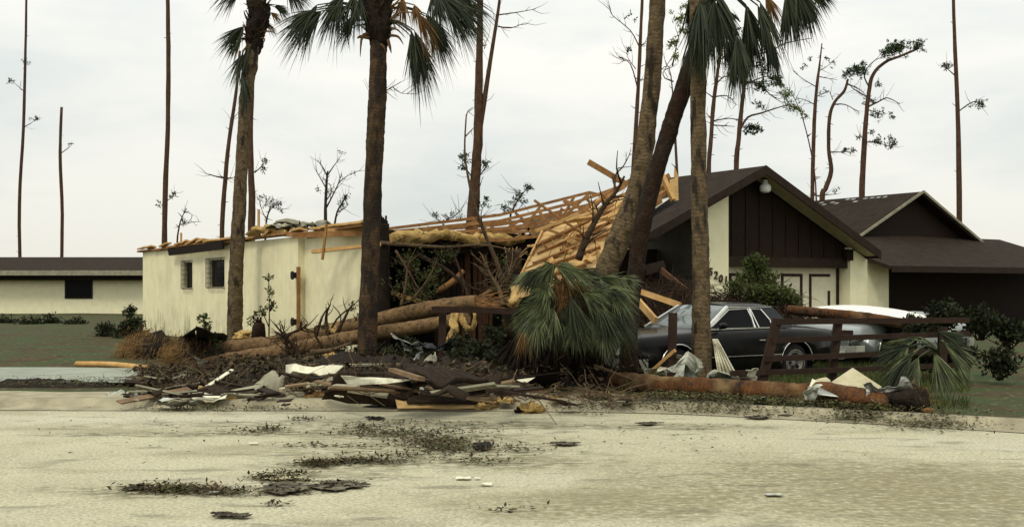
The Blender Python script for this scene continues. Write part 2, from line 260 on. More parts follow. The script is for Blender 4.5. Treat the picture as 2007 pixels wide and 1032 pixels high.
M = dict(
 stucco=mat('stucco', (0.76, 0.7117, 0.4752), (0.68, 0.6338, 0.4136), 3, .95, .5, 60, extra=ex_stucco, dist=.01),
 stucco2=mat('stucco_clean', (0.78, 0.7437, 0.513), (0.71, 0.6747, 0.45), 3, .95, .5, 60, dist=.01),
 shade_stucco=mat('shaded_stucco', (0.14, 0.133, 0.105), (0.105, 0.098, 0.077), 2, .95, .4, 50),  # white stucco with the porch-side shade put into its colour
 brown=mat('brown_boards', (0.01774, 0.01023, 0.006398), (0.01183, 0.006975, 0.004399), 5, .8, .3, stretch=(6, 6, .6)),
 brownbeam=mat('brown_trim', (0.02465, 0.01535, 0.01), (0.01627, 0.009765, 0.006398), 5, .75, .3),
 trim=mat('brown_door_trim', (0.0385, 0.021, 0.0154), (0.028, 0.0154, 0.0119), 8, .7, .2),
 door=mat('garage_door_paint', (.70, .67, .50), (.63, .60, .44), 4, .7, .15),
 shingle=mat('brown_shingles', (0.03114, 0.02105, 0.01347), (0.01816, 0.01224, 0.007997), 2.5, .95, .6, 70, extra=ex_shingle),
 shingle2=mat('torn_shingles', (0.03873, 0.02609, 0.01697), (0.02169, 0.01491, 0.01006), 4, .95, .7, 60, extra=ex_shingle),
 felt=mat('black_felt', (0.0224, 0.0196, 0.0168), (0.0126, 0.0112, 0.0098), 4, .9, .4, 20),
 lumber=mat('fresh_lumber', (0.4911, 0.3168, 0.1282), (0.3802, 0.2188, 0.07695), 5, .75, .25, extra=ex_wood, island=.25),
 lumber_d=mat('brown_lumber', (0.3074, 0.1638, 0.06221), (0.1756, 0.08364, 0.02962), 5, .8, .25, extra=ex_wood, island=.3),
 ply=mat('plywood', (0.5166, 0.3608, 0.1673), (0.4133, 0.2706, 0.1115), 3, .8, .3, stretch=(1, 1, 3), island=.12, extra=ex_wood),
 greyply=mat('weathered_plywood', (0.288, 0.272, 0.1944), (0.176, 0.168, 0.1188), 5, .9, .4, island=.1),
 paleply=mat('pale_plywood', (0.45, 0.414, 0.279), (0.36, 0.324, 0.207), 5, .9, .4),
 white=mat('white_board', (0.6808, 0.6624, 0.5163), (0.3864, 0.3588, 0.2539), 5, .8, .4, island=.1, ramp=(.42, .72)),
 tarp=mat('pale_blue_tarp', (.47, .48, .41), (.27, .28, .23), 4, .5, .3),
 metal=mat('grey_sheet_metal', (0.336, 0.344, 0.32), (0.192, 0.2, 0.184), 7, .4, .3, metal=.5, spec=.5),
 palmA=mat('palm_bark_grey', (0.1452, 0.1062, 0.05773), (0.07626, 0.05344, 0.02827), 9, .95, .8, 26, extra=ex_trunk((.05, .038, .026), .455), dist=.03),
 palmB=mat('palm_bark_mottled', (0.08919, 0.05445, 0.02639), (0.03411, 0.02079, 0.0115), 5, .95, .8, 22, extra=ex_trunk((.03, .02, .015), .54), dist=.03),
 palmC=mat('palm_bark_red', (0.0276, 0.01302, 0.007091), (0.01196, 0.006944, 0.004105), 8, .95, .8, 26, extra=ex_trunk((.02, .014, .01), .48), dist=.03),
 palmD=mat('palm_bark_tan', (0.186, 0.1158, 0.05132), (0.09675, 0.05756, 0.02717), 8, .95, .7, 24, extra=ex_trunk((.15, .10, .06), .30), dist=.03),
 loglog=mat('log_bark_red', (0.136, 0.05488, 0.01904), (0.044, 0.02509, 0.01224), 3, .95, .8, 26, extra=lambda n, l, c, tc, mp: mixc(n, l, ex_trunk((.05, .028, .016), .42)(n, l, c, tc, mp), (.17, .115, .055), nzfac(n, l, tc.outputs['Object'], 1.6, .54, .66, (1, 1, 1), 8)), dist=.03),
 dead=mat('dead_trunk', (0.01818, 0.01274, 0.008428), (0.009352, 0.00686, 0.004635), 8, .95, .8, 24),
 pine=mat('pine_bark', (0.0824, 0.04608, 0.02576), (0.04274, 0.02419, 0.01486), 10, .95, .7, 26, stretch=(1, 1, .4)),
 twig=mat('twig_bark', (0.1117, 0.07641, 0.04305), (0.06145, 0.04111, 0.02357), 12, .9, .3, island=.35),
 twigdk=mat('dark_twig_bark', (0.04293, 0.027, 0.01548), (0.02385, 0.0153, 0.009285), 12, .9, .3, island=.4),
 frond=mat('backlit_palm_frond', (0.02235, 0.03057, 0.009971), (0.01117, 0.01792, 0.007251), 3, .6, 0, island=.6, spec=.25, transl=.15),  # darker copy of the frond green, backlighting put into the colour
 frondlit=mat('lit_palm_frond', (.125, .150, .058), (.032, .045, .018), 5, .55, 0, island=.65, spec=.35, transl=.15),  # lit copy of the frond green, highlights put into the colour
 dry=mat('dry_frond', (0.167, 0.09375, 0.03547), (0.08745, 0.04875, 0.01935), 4, .9, 0, island=.5, transl=.1),
 thatch=mat('root_fibre', (0.2544, 0.152, 0.05848), (0.07632, 0.044, 0.01926), 5, .95, 0, island=.5),
 soil=mat('root_soil', (0.027, 0.0198, 0.01323), (0.0108, 0.009, 0.006615), 6, .98, .9, 30, dist=.05),
 leaf=mat('leaf_green', (0.07791, 0.0945, 0.02709), (0.04081, 0.056, 0.01686), 2.5, .6, 0, island=.55, transl=.25),
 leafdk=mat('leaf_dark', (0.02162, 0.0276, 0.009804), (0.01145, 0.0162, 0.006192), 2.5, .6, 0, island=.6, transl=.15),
 leafpine=mat('pine_needles', (0.0371, 0.0595, 0.02047), (0.02078, 0.0385, 0.01445), 2, .7, 0, island=.5, transl=.2),
 leafpale=mat('leaf_pale', (0.1357, 0.168, 0.04128), (0.0848, 0.12, 0.03096), 2.5, .6, 0, island=.4, transl=.3),
 litter=mat('litter_leaf', (0.04929, 0.0527, 0.01866), (0.05586, 0.0341, 0.01706), 3, .85, 0, island=.7),
 insul=mat('yellow_insulation', (0.527, 0.3655, 0.1445), (0.357, 0.2295, 0.0765), 7, .98, 1.0, 30, dist=.05),
 fence=mat('fence_wood', (0.03297, 0.01918, 0.01293), (0.02088, 0.01244, 0.008467), 6, .85, .4, island=.15),
 road=mat('road', (.41, .39, .275), (.36, .34, .235), .8, .95, .6, 40, extra=ex_road, dist=.008),
 conc=mat('concrete', (.33, .30, .205), (.21, .19, .13), 3, .95, .5, 40, dist=.01),
 drive=mat('driveway', (.27, .295, .245), (.21, .23, .19), 1.5, .9, .3, 40, dist=.006),
 yard=mat('yard', (0.06826, 0.04928, 0.02504), (0.03858, 0.028, 0.01445), 2.2, .98, .9, 12, extra=ex_yard, dist=.05),
 paint=mat('black_paint', (0.005088, 0.0052, 0.004816), (0.00848, 0.008, 0.00688), 5, .22, .0, spec=.12),
 vinyl=mat('grey_vinyl', (.032, .036, .038), (.022, .025, .027), 20, .5, .2, 90),
 glass=mat('car_glass', (.07, .10, .095), (.05, .075, .07), 3, .06, 0, spec=1.0),
 glassdk=mat('dark_glass', (.005, .006, .007), (.006, .007, .008), 3, .12, 0, spec=.05),
 dull=mat('dull_wood', (.20, .135, .075), (.11, .075, .045), 6, .9, .3, island=.5),
 dusty=mat('dusty_shingle', (.060, .048, .036), (.17, .155, .11), 4, .95, .5, 60, ramp=(.45, .7)),
 kerbleaf=mat('kerb_leaf', (0.0825, 0.08625, 0.0315), (0.045, 0.0315, 0.0165), 4, .85, 0, island=.7),
 rimgrey=mat('dull_rim', (.26, .25, .22), (.12, .11, .09), 12, .45, .1, metal=.4),
 chrome=mat('chrome', (.72, .72, .68), (.60, .60, .56), 8, .22, 0, metal=.85),
 rubber=mat('rubber', (.018, .017, .016), (.012, .011, .011), 10, .9, .2),
 under=mat('underbody', (.012, .011, .010), None, 4, .95, 0),
 silver=mat('silver_paint', (0.3, 0.33, 0.324), (0.252, 0.282, 0.276), 2, .3, .05, metal=.3, spec=.5),
 gel=mat('white_hull', (.72, .71, .66), (.62, .61, .56), 2, .35, .05),
 lampglass=mat('milky_glass', (.72, .74, .68), (.60, .62, .57), 6, .2, 0),
 iron=mat('black_iron', (.016, .013, .011), None, 8, .7, .1),
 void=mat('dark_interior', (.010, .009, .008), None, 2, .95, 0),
 red=mat('reddish_studs', (0.1187, 0.0588, 0.0313), (0.07717, 0.0392, 0.02167), 8, .85, .3, island=.3),
 numeral=mat('bronze_numerals', (.055, .035, .018), None, 8, .6, 0),
)
# ---------------------------------------------------------------- ground, road, kerb
edge_px = [(-900, 790), (-300, 795), (0, 796), (250, 797), (540, 797), (800, 798), (1060, 799), (1300, 803), (1500, 812), (1763, 826), (2150, 850), (2700, 895)]
edge = [G(x, y) for x, y in edge_px]; edge, _ = crom(edge, [0] * len(edge), 8)
def zy(x, y): return .085 + .05 * noise.noise(Vector((x * .35, y * .35, 0))) * min(1, max(0, (y - 16) / 3))
ground_h = zy
def edgeY(x):
    for a, b in zip(edge, edge[1:]):
        if a.x <= x <= b.x: return a.y + (b.y - a.y) * (x - a.x) / (b.x - a.x + 1e-9)
    return 14
def gz(x, y):
    d = y - edgeY(x); return .0 if d < -.14 else (.108 * (d + .14) / .19 if d < .05 else .115)
mb = MB(); b0 = mb.add([V(-900, -300, 0), V(900, -300, 0), V(900, 1500, -.02), V(-900, 1500, -.02)]); mb.face([b0, b0 + 1, b0 + 2, b0 + 3])
rd = mb.build('road', M['road']); tag(rd, kind='structure')
# yard: strips running back from the kerb, then out to the horizon
mb = MB(); offs = [.15, .4, .8, 1.4, 2, 2.7, 3.5, 4.5, 5.5, 6.7, 8, 10, 12, 15, 19, 25, 40, 90, 250, 900, 1400]; rows = []
for o_ in offs:
    for p in edge:
        sp = 1 + max(0, o_ - 2) / 8; q = V(p.x * sp, p.y + o_, 0); q.z = zy(q.x, q.y) if o_ > .5 else .085; rows.append(q)
mb.grid(rows, len(edge), len(offs))
tag(mb.build('ground', M['yard']), kind='structure')
mb = MB(); prof = [(-.14, .008), (-.06, .03), (.0, .085), (.05, .108), (.16, .112), (.19, .07)]; pts = [p + V(0, o_, z_) for o_, z_ in prof for p in edge]; mb.grid(pts, len(edge), len(prof))
gp = [p + V(0, o_, z_) for o_, z_ in ((-.45, .005), (-.139, .0085)) for p in edge]; mb.grid(gp, len(edge), 2)
tag(mb.build('kerb', M['conc']), kind='structure')
mb = MB(); sl_ = [p for p in edge if -8 < p.x < 3.4]; pts = [p + V(0, o_, .102 + .02 * noise.noise(V(p.x, o_, 3))) for o_ in (.16, .6, 1.1) for p in sl_]; mb.grid(pts, len(sl_), 3)
tag(mb.build('pavement', M['conc']), kind='structure')
mb = MB(); dp = [(-700, 716), (-200, 719), (120, 719), (300, 721), (380, 727), (450, 737), (440, 747), (380, 754), (200, 748), (-200, 746), (-700, 744)]
c_ = G(60, 733, .15); pts = [G(x, y, .15) for x, y in dp]; b0 = mb.add([c_] + pts); k = len(pts)
for i in range(k): mb.face([b0, b0 + 1 + i, b0 + 1 + (i + 1) % k])
tag(mb.build('driveway', M['drive']), kind='structure')

# ---------------------------------------------------------------- the wrecked house
def vat(px, u):                       # house-frame v of the point seen at column px on the plane u
    t = (px - CX) / F; x0 = HO.x + gx.x * u; y0 = HO.y + gx.y * u; return (x0 - t * y0) / (-dx.x + dx.y * t)
def uat(px, v):
    t = (px - CX) / F; x0 = HO.x + dx.x * v; y0 = HO.y + dx.y * v; return (x0 - t * y0) / (-gx.x + gx.y * t)
def zat(py, p): return H - (py - HY) * p.y / F - HO.z
house = thing('ranch_house', HW(-2, 2, 0), 'cream stucco house with brown gable garage, its middle roof torn off in splintered lumber', 'house')
ZW = 2.77
UW = -11.6; vB = vat(584, UW); vA = vat(280, UW); vK = vat(748, -11.3)
WN = []
for (a, b, t0, t1) in ((361, 377, 514, 564), (410, 440, 509, 562)):
    v1, v0 = vat(a, UW), vat(b, UW); pm = HW(UW, (v0 + v1) / 2, 0); WN.append((v0, v1, zat(t1, pm) , zat(t0, pm)))
WN.sort()
mb = MB(); v = vB                   # wall built round its two window openings
for (v0, v1, z0, z1) in WN:
    mb.hbox(UW, UW + .22, v, v0, 0, ZW); mb.hbox(UW, UW + .22, v0, v1, 0, z0); mb.hbox(UW, UW + .22, v0, v1, z1, ZW); v = v1
mb.hbox(UW, UW + .22, v, vA, 0, ZW)
mb.hbox(UW + .22, -3, vA - .22, vA, 0, ZW)
w1 = mb.build('wall', M['stucco'], house)
mb = MB(); mb.hbox(-11.44, -11.2, vK, vB - .003, 0, ZW - .05); mb.build('wall', M['stucco'], house)
mb = MB(); mb.hbox(UW + .22, -11.205, vB - .1, vB + .1, 0, ZW - .06); mb.build('wall', M['stucco2'], house)
for (v0, v1, z0, z1) in WN:
    mb = MB(); f = .04
    mb.hbox(UW + .10, UW + .16, v0, v1, z0, z0 + f); mb.hbox(UW + .10, UW + .16, v0, v1, z1 - f, z1); mb.hbox(UW + .10, UW + .16, v0, v0 + f, z0 + f, z1 - f); mb.hbox(UW + .10, UW + .16, v1 - f, v1, z0 + f, z1 - f)
    wd = mb.build('window', M['brownbeam'], house)
    mb = MB(); mb.hbox(UW + .12, UW + .13, v0 + f, v1 - f, z0 + f, z1 - f); mb.build('pane', M['glassdk'], wd)
    mb = MB(); n = max(3, int((v1 - v0) / .11)); e_ = .015
    for i in range(n + 1):
        vv = v0 - e_ + (v1 - v0 + 2 * e_) * i / n; mb.hbox(UW - .10, UW - .085, vv - .008, vv + .008, z0 - .02, z1 + .05)
    for i in range(7):
        zz = z0 - .03 + (z1 - z0 + .08) * i / 6; mb.hbox(UW - .084, UW - .07, v0 - e_, v1 + e_, zz - .007, zz + .007)
    for zz in (z0 - .03, z1 + .05):
        for vv in (v0 - e_, v1 + e_): mb.hbox(UW - .07, UW, vv - .012, vv + .012, zz - .012, zz + .012)
    mb.build('grille', M['iron'], wd)
# top plate and torn eave
rnd = random.Random(4)
mb = MB(); v = vA + .35
while v > vK + .05:
    L_ = rnd.uniform(1.6, 3.4); v2 = max(vK, v - L_); z_ = ZW + rnd.uniform(.0, .06); o_ = rnd.uniform(.02, .12)
    mb.beam(HW(UW - o_ + .1, v, z_ + .03), HW(UW - o_ + .1 + .02, v2, z_ + .05), .32, .06); v = v2 + .02
mb.build('top_plate', M['lumber_d'], house)
mb = MB(); v = vA
while v > vK + .05:
    v2 = v - rnd.uniform(.35, 1.1)
    if rnd.random() < .75: mb = MB(); mb.beam(HW(UW - .1, v, ZW + .12), HW(UW - .08, v2, ZW + rnd.uniform(.10, .22)), .2, .05, roll=rnd.uniform(-.3, .3)); mb.build('torn_eave', M['lumber'], house)
    v = v2
mb = MB(); va, vb2 = vat(332, UW - .2), vat(438, UW - .2)
mb.hexa([HW(UW - .22, vb2, ZW - .16), HW(UW - .16, vb2, ZW - .16), HW(UW - .16, va, ZW - .21), HW(UW - .22, va, ZW - .21)], [HW(UW - .26, vb2, ZW + .07), HW(UW - .2, vb2, ZW + .07), HW(UW - .2, va, ZW - .02), HW(UW - .26, va, ZW - .02)])
mb.build('hanging_fascia', M['brown'], house)
# post on the corner of the side wall
mb = MB(); vp = vat(581, UW - .1); mb.hbox(UW - .09, UW - .01, vp - .03, vp + .03, .0, 2.05); pg = mb.build('gate_post', M['lumber_d'], house)
for z_ in (1.85, .75):
    mb = MB(); mb.box(HW(UW - .1, vp + .1, z_), (.16, .16, .14), (gx, dx, V(0, 0, 1))); mb.tube([HW(UW - .12, vp + .2, z_ - .1), HW(UW - .12, vp + .2, z_ + .1)], .035, 6); mb.build('hinge', M['iron'], pg)
# front of the middle part: dark recess, brown boards, bare studs, beam
mb = MB(); mb.hbox(-11.2, -3.2, 1.6, 1.7, 0, ZW + .1); mb.hbox(-3.25, -3.15, 1.7, 2.15, 0, ZW); mb.build('back_wall', M['void'], house)  # coloured near black, the shade of the recess put into the wall
mb = MB(); mb.hbox(-11.2, -3.2, vK + .6, 8, ZW - .03, ZW + .04); mb.build('ceiling', M['brown'], house)
mb = MB(); ua, ub = uat(852, -.9), uat(906, -.9)
n = 5
for i in range(n):
    a = ua + (ub - ua) * i / n; b = ua + (ub - ua) * (i + 1) / n - .012; mb.hbox(a, b, -.9, -.86 + .006 * (i % 2), 0, ZW - .1)
mb.build('board_wall', M['brown'], house)
mb = MB(); mb.hbox(uat(845, -1.2), uat(1052, -1.2), -1.3, -1.2, ZW - .42, ZW - .08); mb.hbox(uat(765, -1.2), uat(840, -1.2), -1.3, -1.22, ZW - .30, ZW - .04); mb.build('beam', M['brownbeam'], house)
for i in range(9):
    u = uat(908 + i * 6.5, -.85); mb = MB(); t_ = rnd.uniform(-.08, .08); mb.beam(HW(u, -.85, .2 + .5 * (i % 3 == 1)), HW(u + t_, -.83, ZW - .4), .09, .04, up=dx); mb.build('stud', M['red'], house)
# insulation sagging from the broken ceiling edge
def puff(mb, pts, rad, seed=0, n=10, flat=.6):
    b = len(mb.v); mb.tube(pts, rad, n, sub=4)
    for i in range(b, len(mb.v)):
        p = Vector(mb.v[i]); mb.v[i] = tuple(p + .11 * noise.noise_vector(p * 5 + V(seed, 0, 0)) + .06 * noise.noise_vector(p * 14 + V(seed, 0, 0)))
mb = MB(); puff(mb, [P(766, 464, 23), P(800, 466, 23.2), P(840, 462, 23.4), P(868, 458, 23.6), P(900, 464, 23.8), P(930, 470, 24), P(960, 466, 24.2), P(985, 470, 24.3), P(1030, 468, 24.5)], [.10, .15, .13, .07, .09, .14, .11, .10, .05])
tag(mb.build('ceiling_insulation', M['insul'], house), 'yellow insulation bulging out under the broken roof')
# garage wing -----------------------------------------------------------
RU, RZ, SL = 1.8, 5.07, .467; EL, ER = -3.3, 6.9
def rz(u): return RZ - abs(u - RU) * SL
u1 = .89; u2 = uat(1655, .2); uR0 = 6.16; uR1 = 6.97
def wallpoly(mb, u0, u1_, v0, v1_, z0, drop=.22):
    us = [u0] + ([RU] if u0 < RU < u1_ else []) + [u1_]
    for a, b in zip(us, us[1:]): mb.hexa([HW(a, v0, z0), HW(b, v0, z0), HW(b, v1_, z0), HW(a, v1_, z0)], [HW(a, v0, rz(a) - drop), HW(b, v0, rz(b) - drop), HW(b, v1_, rz(b) - drop), HW(a, v1_, rz(a) - drop)])
mb = MB(); wallpoly(mb, 0, u1, 0, .35, 0); pil = mb.build('pillar', M['stucco2'], house)
mb = MB(); wallpoly(mb, uR0, uR1, 0, .35, 0); mb.hbox(uR0, uR0 + .05, .353, .7, 0, 2.7); mb.build('pillar', M['stucco2'], house)
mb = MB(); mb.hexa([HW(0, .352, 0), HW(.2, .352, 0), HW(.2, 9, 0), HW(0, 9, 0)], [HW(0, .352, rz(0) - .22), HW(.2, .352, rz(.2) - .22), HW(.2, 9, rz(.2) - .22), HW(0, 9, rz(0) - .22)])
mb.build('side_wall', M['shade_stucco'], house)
mb = MB(); mb.hexa([HW(uR1 - .2, .352, 0), HW(uR1, .352, 0), HW(uR1, 9, 0), HW(uR1 - .2, 9, 0)], [HW(uR1 - .2, .352, rz(uR1) - .12), HW(uR1, .352, rz(uR1) - .2), HW(uR1, 9, rz(uR1) - .2), HW(uR1 - .2, 9, rz(uR1) - .12)]); mb.build('side_wall', M['stucco2'], house)
mb = MB(); mb.hbox(-3.1, -.003, 2.1, 2.2, 0, 2.7); mb.build('porch_wall', M['brown'], house)
# brown board panel in the gable with battens
zh = 2.16
mb = MB(); wallpoly(mb, u1 + .003, u2, .18, .26, zh + .25); pn = mb.build('gable_panel', M['brown'], house)
for i in range(9):
    u = u1 + .28 + i * .565
    if u < u2 - .1:
        mb = MB(); mb.hexa([HW(u, .15, zh + .3), HW(u + .05, .15, zh + .3), HW(u + .05, .178, zh + .3), HW(u, .178, zh + .3)], [HW(u, .15, rz(u) - .25), HW(u + .05, .15, rz(u + .05) - .25), HW(u + .05, .178, rz(u) - .25), HW(u, .178, rz(u) - .25)]); mb.build('batten', M['brown'], pn)
mb = MB(); mb.hbox(u1 + .004, u2 + .03, .10, .28, zh, zh + .30); mb.build('header', M['brownbeam'], house)
# garage door with brown framed panels
mb = MB(); mb.hbox(u1, uR0, .50, .56, 0, zh + .1); gd = mb.build('garage_door', M['door'], house)
fr = [(1430, 1466, 1), (1477, 1520, 1), (1532, 1573, 1), (1587, 1627, 2)]
for a, b, k in fr:
    ua, ub = uat(a, .47), uat(b, .47); z1 = 1.98; t = .085; mb = MB()
    mb.hbox(ua, ub, .465, .498, z1 - t, z1); mb.hbox(ua, ua + t, .465, .498, .2, z1 - t)
    mb.hbox(ub - t, ub, .465, .498, .2, z1 - t if k == 1 else 1.45); mb.hbox(ua + t, ub - t, .465, .498, .2, .2 + t); mb.build('panel_frame', M['trim'], gd)
mb = MB(); ua = uat(1640, .47); mb.hbox(ua, ua + .1, .44, .498, 0, zh); mb.build('door_jamb', M['trim'], house)
mb = MB(); pb = HW(uat(1660, .1), .05, zat(500, HW(6, 0, 0))); mb.box(pb, (.30, .16, .32), (gx, dx, V(0, 0, 1))); mb.box(pb + V(0, 0, .17) - dx * .02, (.34, .22, .03), (gx, dx, V(0, 0, 1))); mb.build('meter_box', M['brown'], house)
# house number
def text(s_, c, size, roll=0):
    cu = bpy.data.curves.new('numeral', 'FONT'); cu.body = s_; cu.size = size; cu.extrude = .012; cu.offset = .006; cu.align_x = 'CENTER'; cu.align_y = 'CENTER'
    o = bpy.data.objects.new('numeral', cu); col.objects.link(o); o.rotation_euler = (R(90), roll, GA); o.location = c
    bpy.context.view_layer.update(); me = bpy.data.meshes.new_from_object(o.evaluated_get(bpy.context.evaluated_depsgraph_get()))
    me.transform(o.matrix_world); bpy.data.objects.remove(o); me.transform(Matrix.Translation(-ORG[house.name])); me.materials.append(M['numeral'])
    q = bpy.data.objects.new('house_numeral', me); col.objects.link(q); q.parent = house; ORG[q.name] = ORG[house.name]; return q
for s_, px, py in (('5', 1393.5, 533), ('2', 1403.5, 539.5), ('0', 1413, 546.5), ('1', 1423, 549)):
    u = uat(px, -.03); c = HW(u, -.03, 0); text(s_, HW(u, -.03, zat(py, c)), .31, R(8))
# roof
def slope(ue, v0, v1e, v1r, name, m, torn=False):
    mb = MB(); t = .10
    a, b = (ue, RU) ; lo = [HW(ue, v0, rz(ue)), HW(RU, v0, RZ), HW(RU, v1r, RZ), HW(ue, v1e, rz(ue))]
    if torn:
        lo = lo[:3] + [HW(RU - 1.2, v1r - .5, rz(RU - 1.2)), HW(RU - 1.9, v1r - .3, rz(RU - 1.9)), HW(RU - 3, v1r - 1.5, rz(RU - 3)), HW(ue + .6, v1e + .3, rz(ue + .6)), lo[3]]
    mb.slab(lo, t); return mb.build(name, m, house)
slope(EL, -.55, 2.6, 4.7, 'roof', M['shingle'], True); slope(ER, -.55, 9, 4.85, 'roof', M['shingle'])
mb = MB()
for ue in (EL, ER):
    s_ = 1 if ue > RU else -1
    mb.hexa([HW(ue, -.60, rz(ue) - .25), HW(RU, -.60, RZ - .25), HW(RU, -.553, RZ - .25), HW(ue, -.553, rz(ue) - .25)], [HW(ue, -.60, rz(ue) + .01), HW(RU, -.60, RZ + .01), HW(RU, -.553, RZ + .01), HW(ue, -.553, rz(ue) + .01)])
    mb.hexa([HW(ue, -.553, rz(ue) - .22), HW(ue + .04 * s_, -.553, rz(ue) - .22), HW(ue + .04 * s_, 2.6 if s_ < 0 else 9, rz(ue) - .22), HW(ue, 2.6 if s_ < 0 else 9, rz(ue) - .22)], [HW(ue, -.553, rz(ue) + .01), HW(ue + .04 * s_, -.553, rz(ue) + .01), HW(ue + .04 * s_, 2.6 if s_ < 0 else 9, rz(ue) + .01), HW(ue, 2.6 if s_ < 0 else 9, rz(ue) + .01)])
mb.build('rake_board', M['brownbeam'], house)
mb = MB()
mb.slab([HW(RU, -.55, RZ - .125), HW(ER - .02, -.55, rz(ER) - .125), HW(ER - .02, .17, rz(ER) - .125), HW(RU, .17, RZ - .125)], .02)
mb.build('soffit', M['paleply'], house)
mb = MB(); mb.slab([HW(EL + .02, -.55, rz(EL) - .125), HW(RU, -.55, RZ - .125), HW(RU, 2.5, RZ - .125), HW(EL + .02, 2.5, rz(EL) - .125)], .02); mb.build('soffit', M['brown'], house)
# hanging glass lantern under the peak
lp = HW(uat(1500, -.2), -.2, 0); zt = zat(350, lp); zb = zat(378, lp); lp = HW(uat(1500, -.2), -.2, 0)
mb = MB(); prof = [(.0, 1.0), (.075, .99), (.085, .80), (.075, .72), (.10, .66), (.165, .50), (.175, .32), (.155, .12), (.10, .02), (0, 0)]
pts = [lp + V(math.cos(a * math.pi / 8) * r_, math.sin(a * math.pi / 8) * r_, zb + (zt - zb) * z_) for r_, z_ in prof for a in range(16)]; mb.grid(pts, 16, len(prof), True, True)
lt = mb.build('lantern', M['lampglass'], house); mb = MB(); mb.tube([lp + V(0, 0, zt - .02), lp + V(0, 0, zt + .12)], .045, 8); mb.tube([lp + V(0, 0, zt - .03), lp + V(0, 0, zt + .01)], .09, 12); mb.build('lantern_cap', M['iron'], lt)

# ---------------------------------------------------------------- neighbours
nb = thing('neighbour_house', V(16, 44, 0), 'brown shingled neighbour house behind the garage, bare plywood patches on its ridge', 'house')
pk = P(1787, 377, 44); NR = pk.z; nO = V(pk.x, pk.y, 0)
def NW(u, v, z): return nO + gx * u + dx * v + V(0, 0, z)
mb = MB()
for s_ in (-1, 1): mb.slab([NW(5.4 * s_, -.5, NR - 5.4 * .49), NW(0, -.5, NR), NW(0, 12, NR), NW(5.4 * s_, 12, NR - 5.4 * .49)], .12)
rf = mb.build('roof', M['shingle'], nb)
mb = MB(); mb.slab([NW(0, 6.0, NR + .03), NW(-1.0, 6.6, NR - .49 + .03), NW(-.9, 9.8, NR - .44 + .03), NW(0, 9.5, NR + .03)], .02); mb.slab([NW(-1.3, 5.4, NR - .64 + .03), NW(-2.6, 7, NR - 1.27 + .03), NW(-2.4, 9.5, NR - 1.18 + .03), NW(-1.15, 8.8, NR - .56 + .03)], .02)
mb.build('bare_plywood', M['ply'], rf)
mb = MB(); q = [NW(x_, 1.0 + .35 * i + rnd.uniform(-.1, .1), NR - .49 * abs(x_) + .02) for i in range(10) for x_ in (-.2,)]
for i in range(16):
    v_ = 1 + i * .33; u_ = -rnd.uniform(.12, .5); mb.slab([NW(u_, v_, NR + .49 * u_ + .02), NW(u_ - .12, v_, NR + .49 * (u_ - .12) + .02), NW(u_ - .12, v_ + .22, NR + .49 * (u_ - .12) + .02), NW(u_, v_ + .2, NR + .49 * u_ + .02)], .01)
mb.build('shingle_tabs', M['metal'], rf)
mb = MB(); mb.hexa([NW(-5.2, 0, 0), NW(0, 0, 0), NW(0, .2, 0), NW(-5.2, .2, 0)], [NW(-5.2, 0, NR - 2.7), NW(0, 0, NR - .2), NW(0, .2, NR - .2), NW(-5.2, .2, NR - 2.7)]); mb.hexa([NW(0, 0, 0), NW(5.2, 0, 0), NW(5.2, .2, 0), NW(0, .2, 0)], [NW(0, 0, NR - .2), NW(5.2, 0, NR - 2.7), NW(5.2, .2, NR - 2.7), NW(0, .2, NR - .2)])
mb.build('gable_wall', M['brown'], nb)
for s_ in (-1, 1):
    mb = MB(); a, b = NW(0, -.56, NR), NW(5.4 * s_, -.56, NR - 5.4 * .49); mb.beam(a, b, .04, .10); mb.build('rake_board', M['greyply'], nb)
zl = H + (HY - 458) * 42 / F; ze = 2.35
mb = MB(); mb.slab([NW(-7, -4.4, ze), NW(6, -4.4, ze), NW(6, -.06, zl), NW(-7, -.06, zl)], .12); mb.build('porch_roof', M['shingle'], nb)
mb = MB(); mb.hexa([NW(-7, -4.45, ze - .2), NW(6, -4.45, ze - .2), NW(6, -4.4, ze - .2), NW(-7, -4.4, ze - .2)], [NW(-7, -4.45, ze + .02), NW(6, -4.45, ze + .02), NW(6, -4.4, ze + .02), NW(-7, -4.4, ze + .02)]); mb.build('fascia', M['brownbeam'], nb)
mb = MB(); mb.hexa([NW(-7, -3.2, 0), NW(-5.6, -3.2, 0), NW(-5.6, -3, 0), NW(-7, -3, 0)], [NW(-7, -3.2, ze + .2), NW(-5.6, -3.2, ze + .2), NW(-5.6, -3, ze + .2), NW(-7, -3, ze + .2)]); mb.build('wall', M['stucco2'], nb)
mb = MB(); mb.hexa([NW(-5.6, -2.2, 0), NW(5.8, -2.2, 0), NW(5.8, -2.1, 0), NW(-5.6, -2.1, 0)], [NW(-5.6, -2.2, 2.3), NW(5.8, -2.2, 2.3), NW(5.8, -2.1, 2.3), NW(-5.6, -2.1, 2.3)]); mb.build('wall', M['brown'], nb)

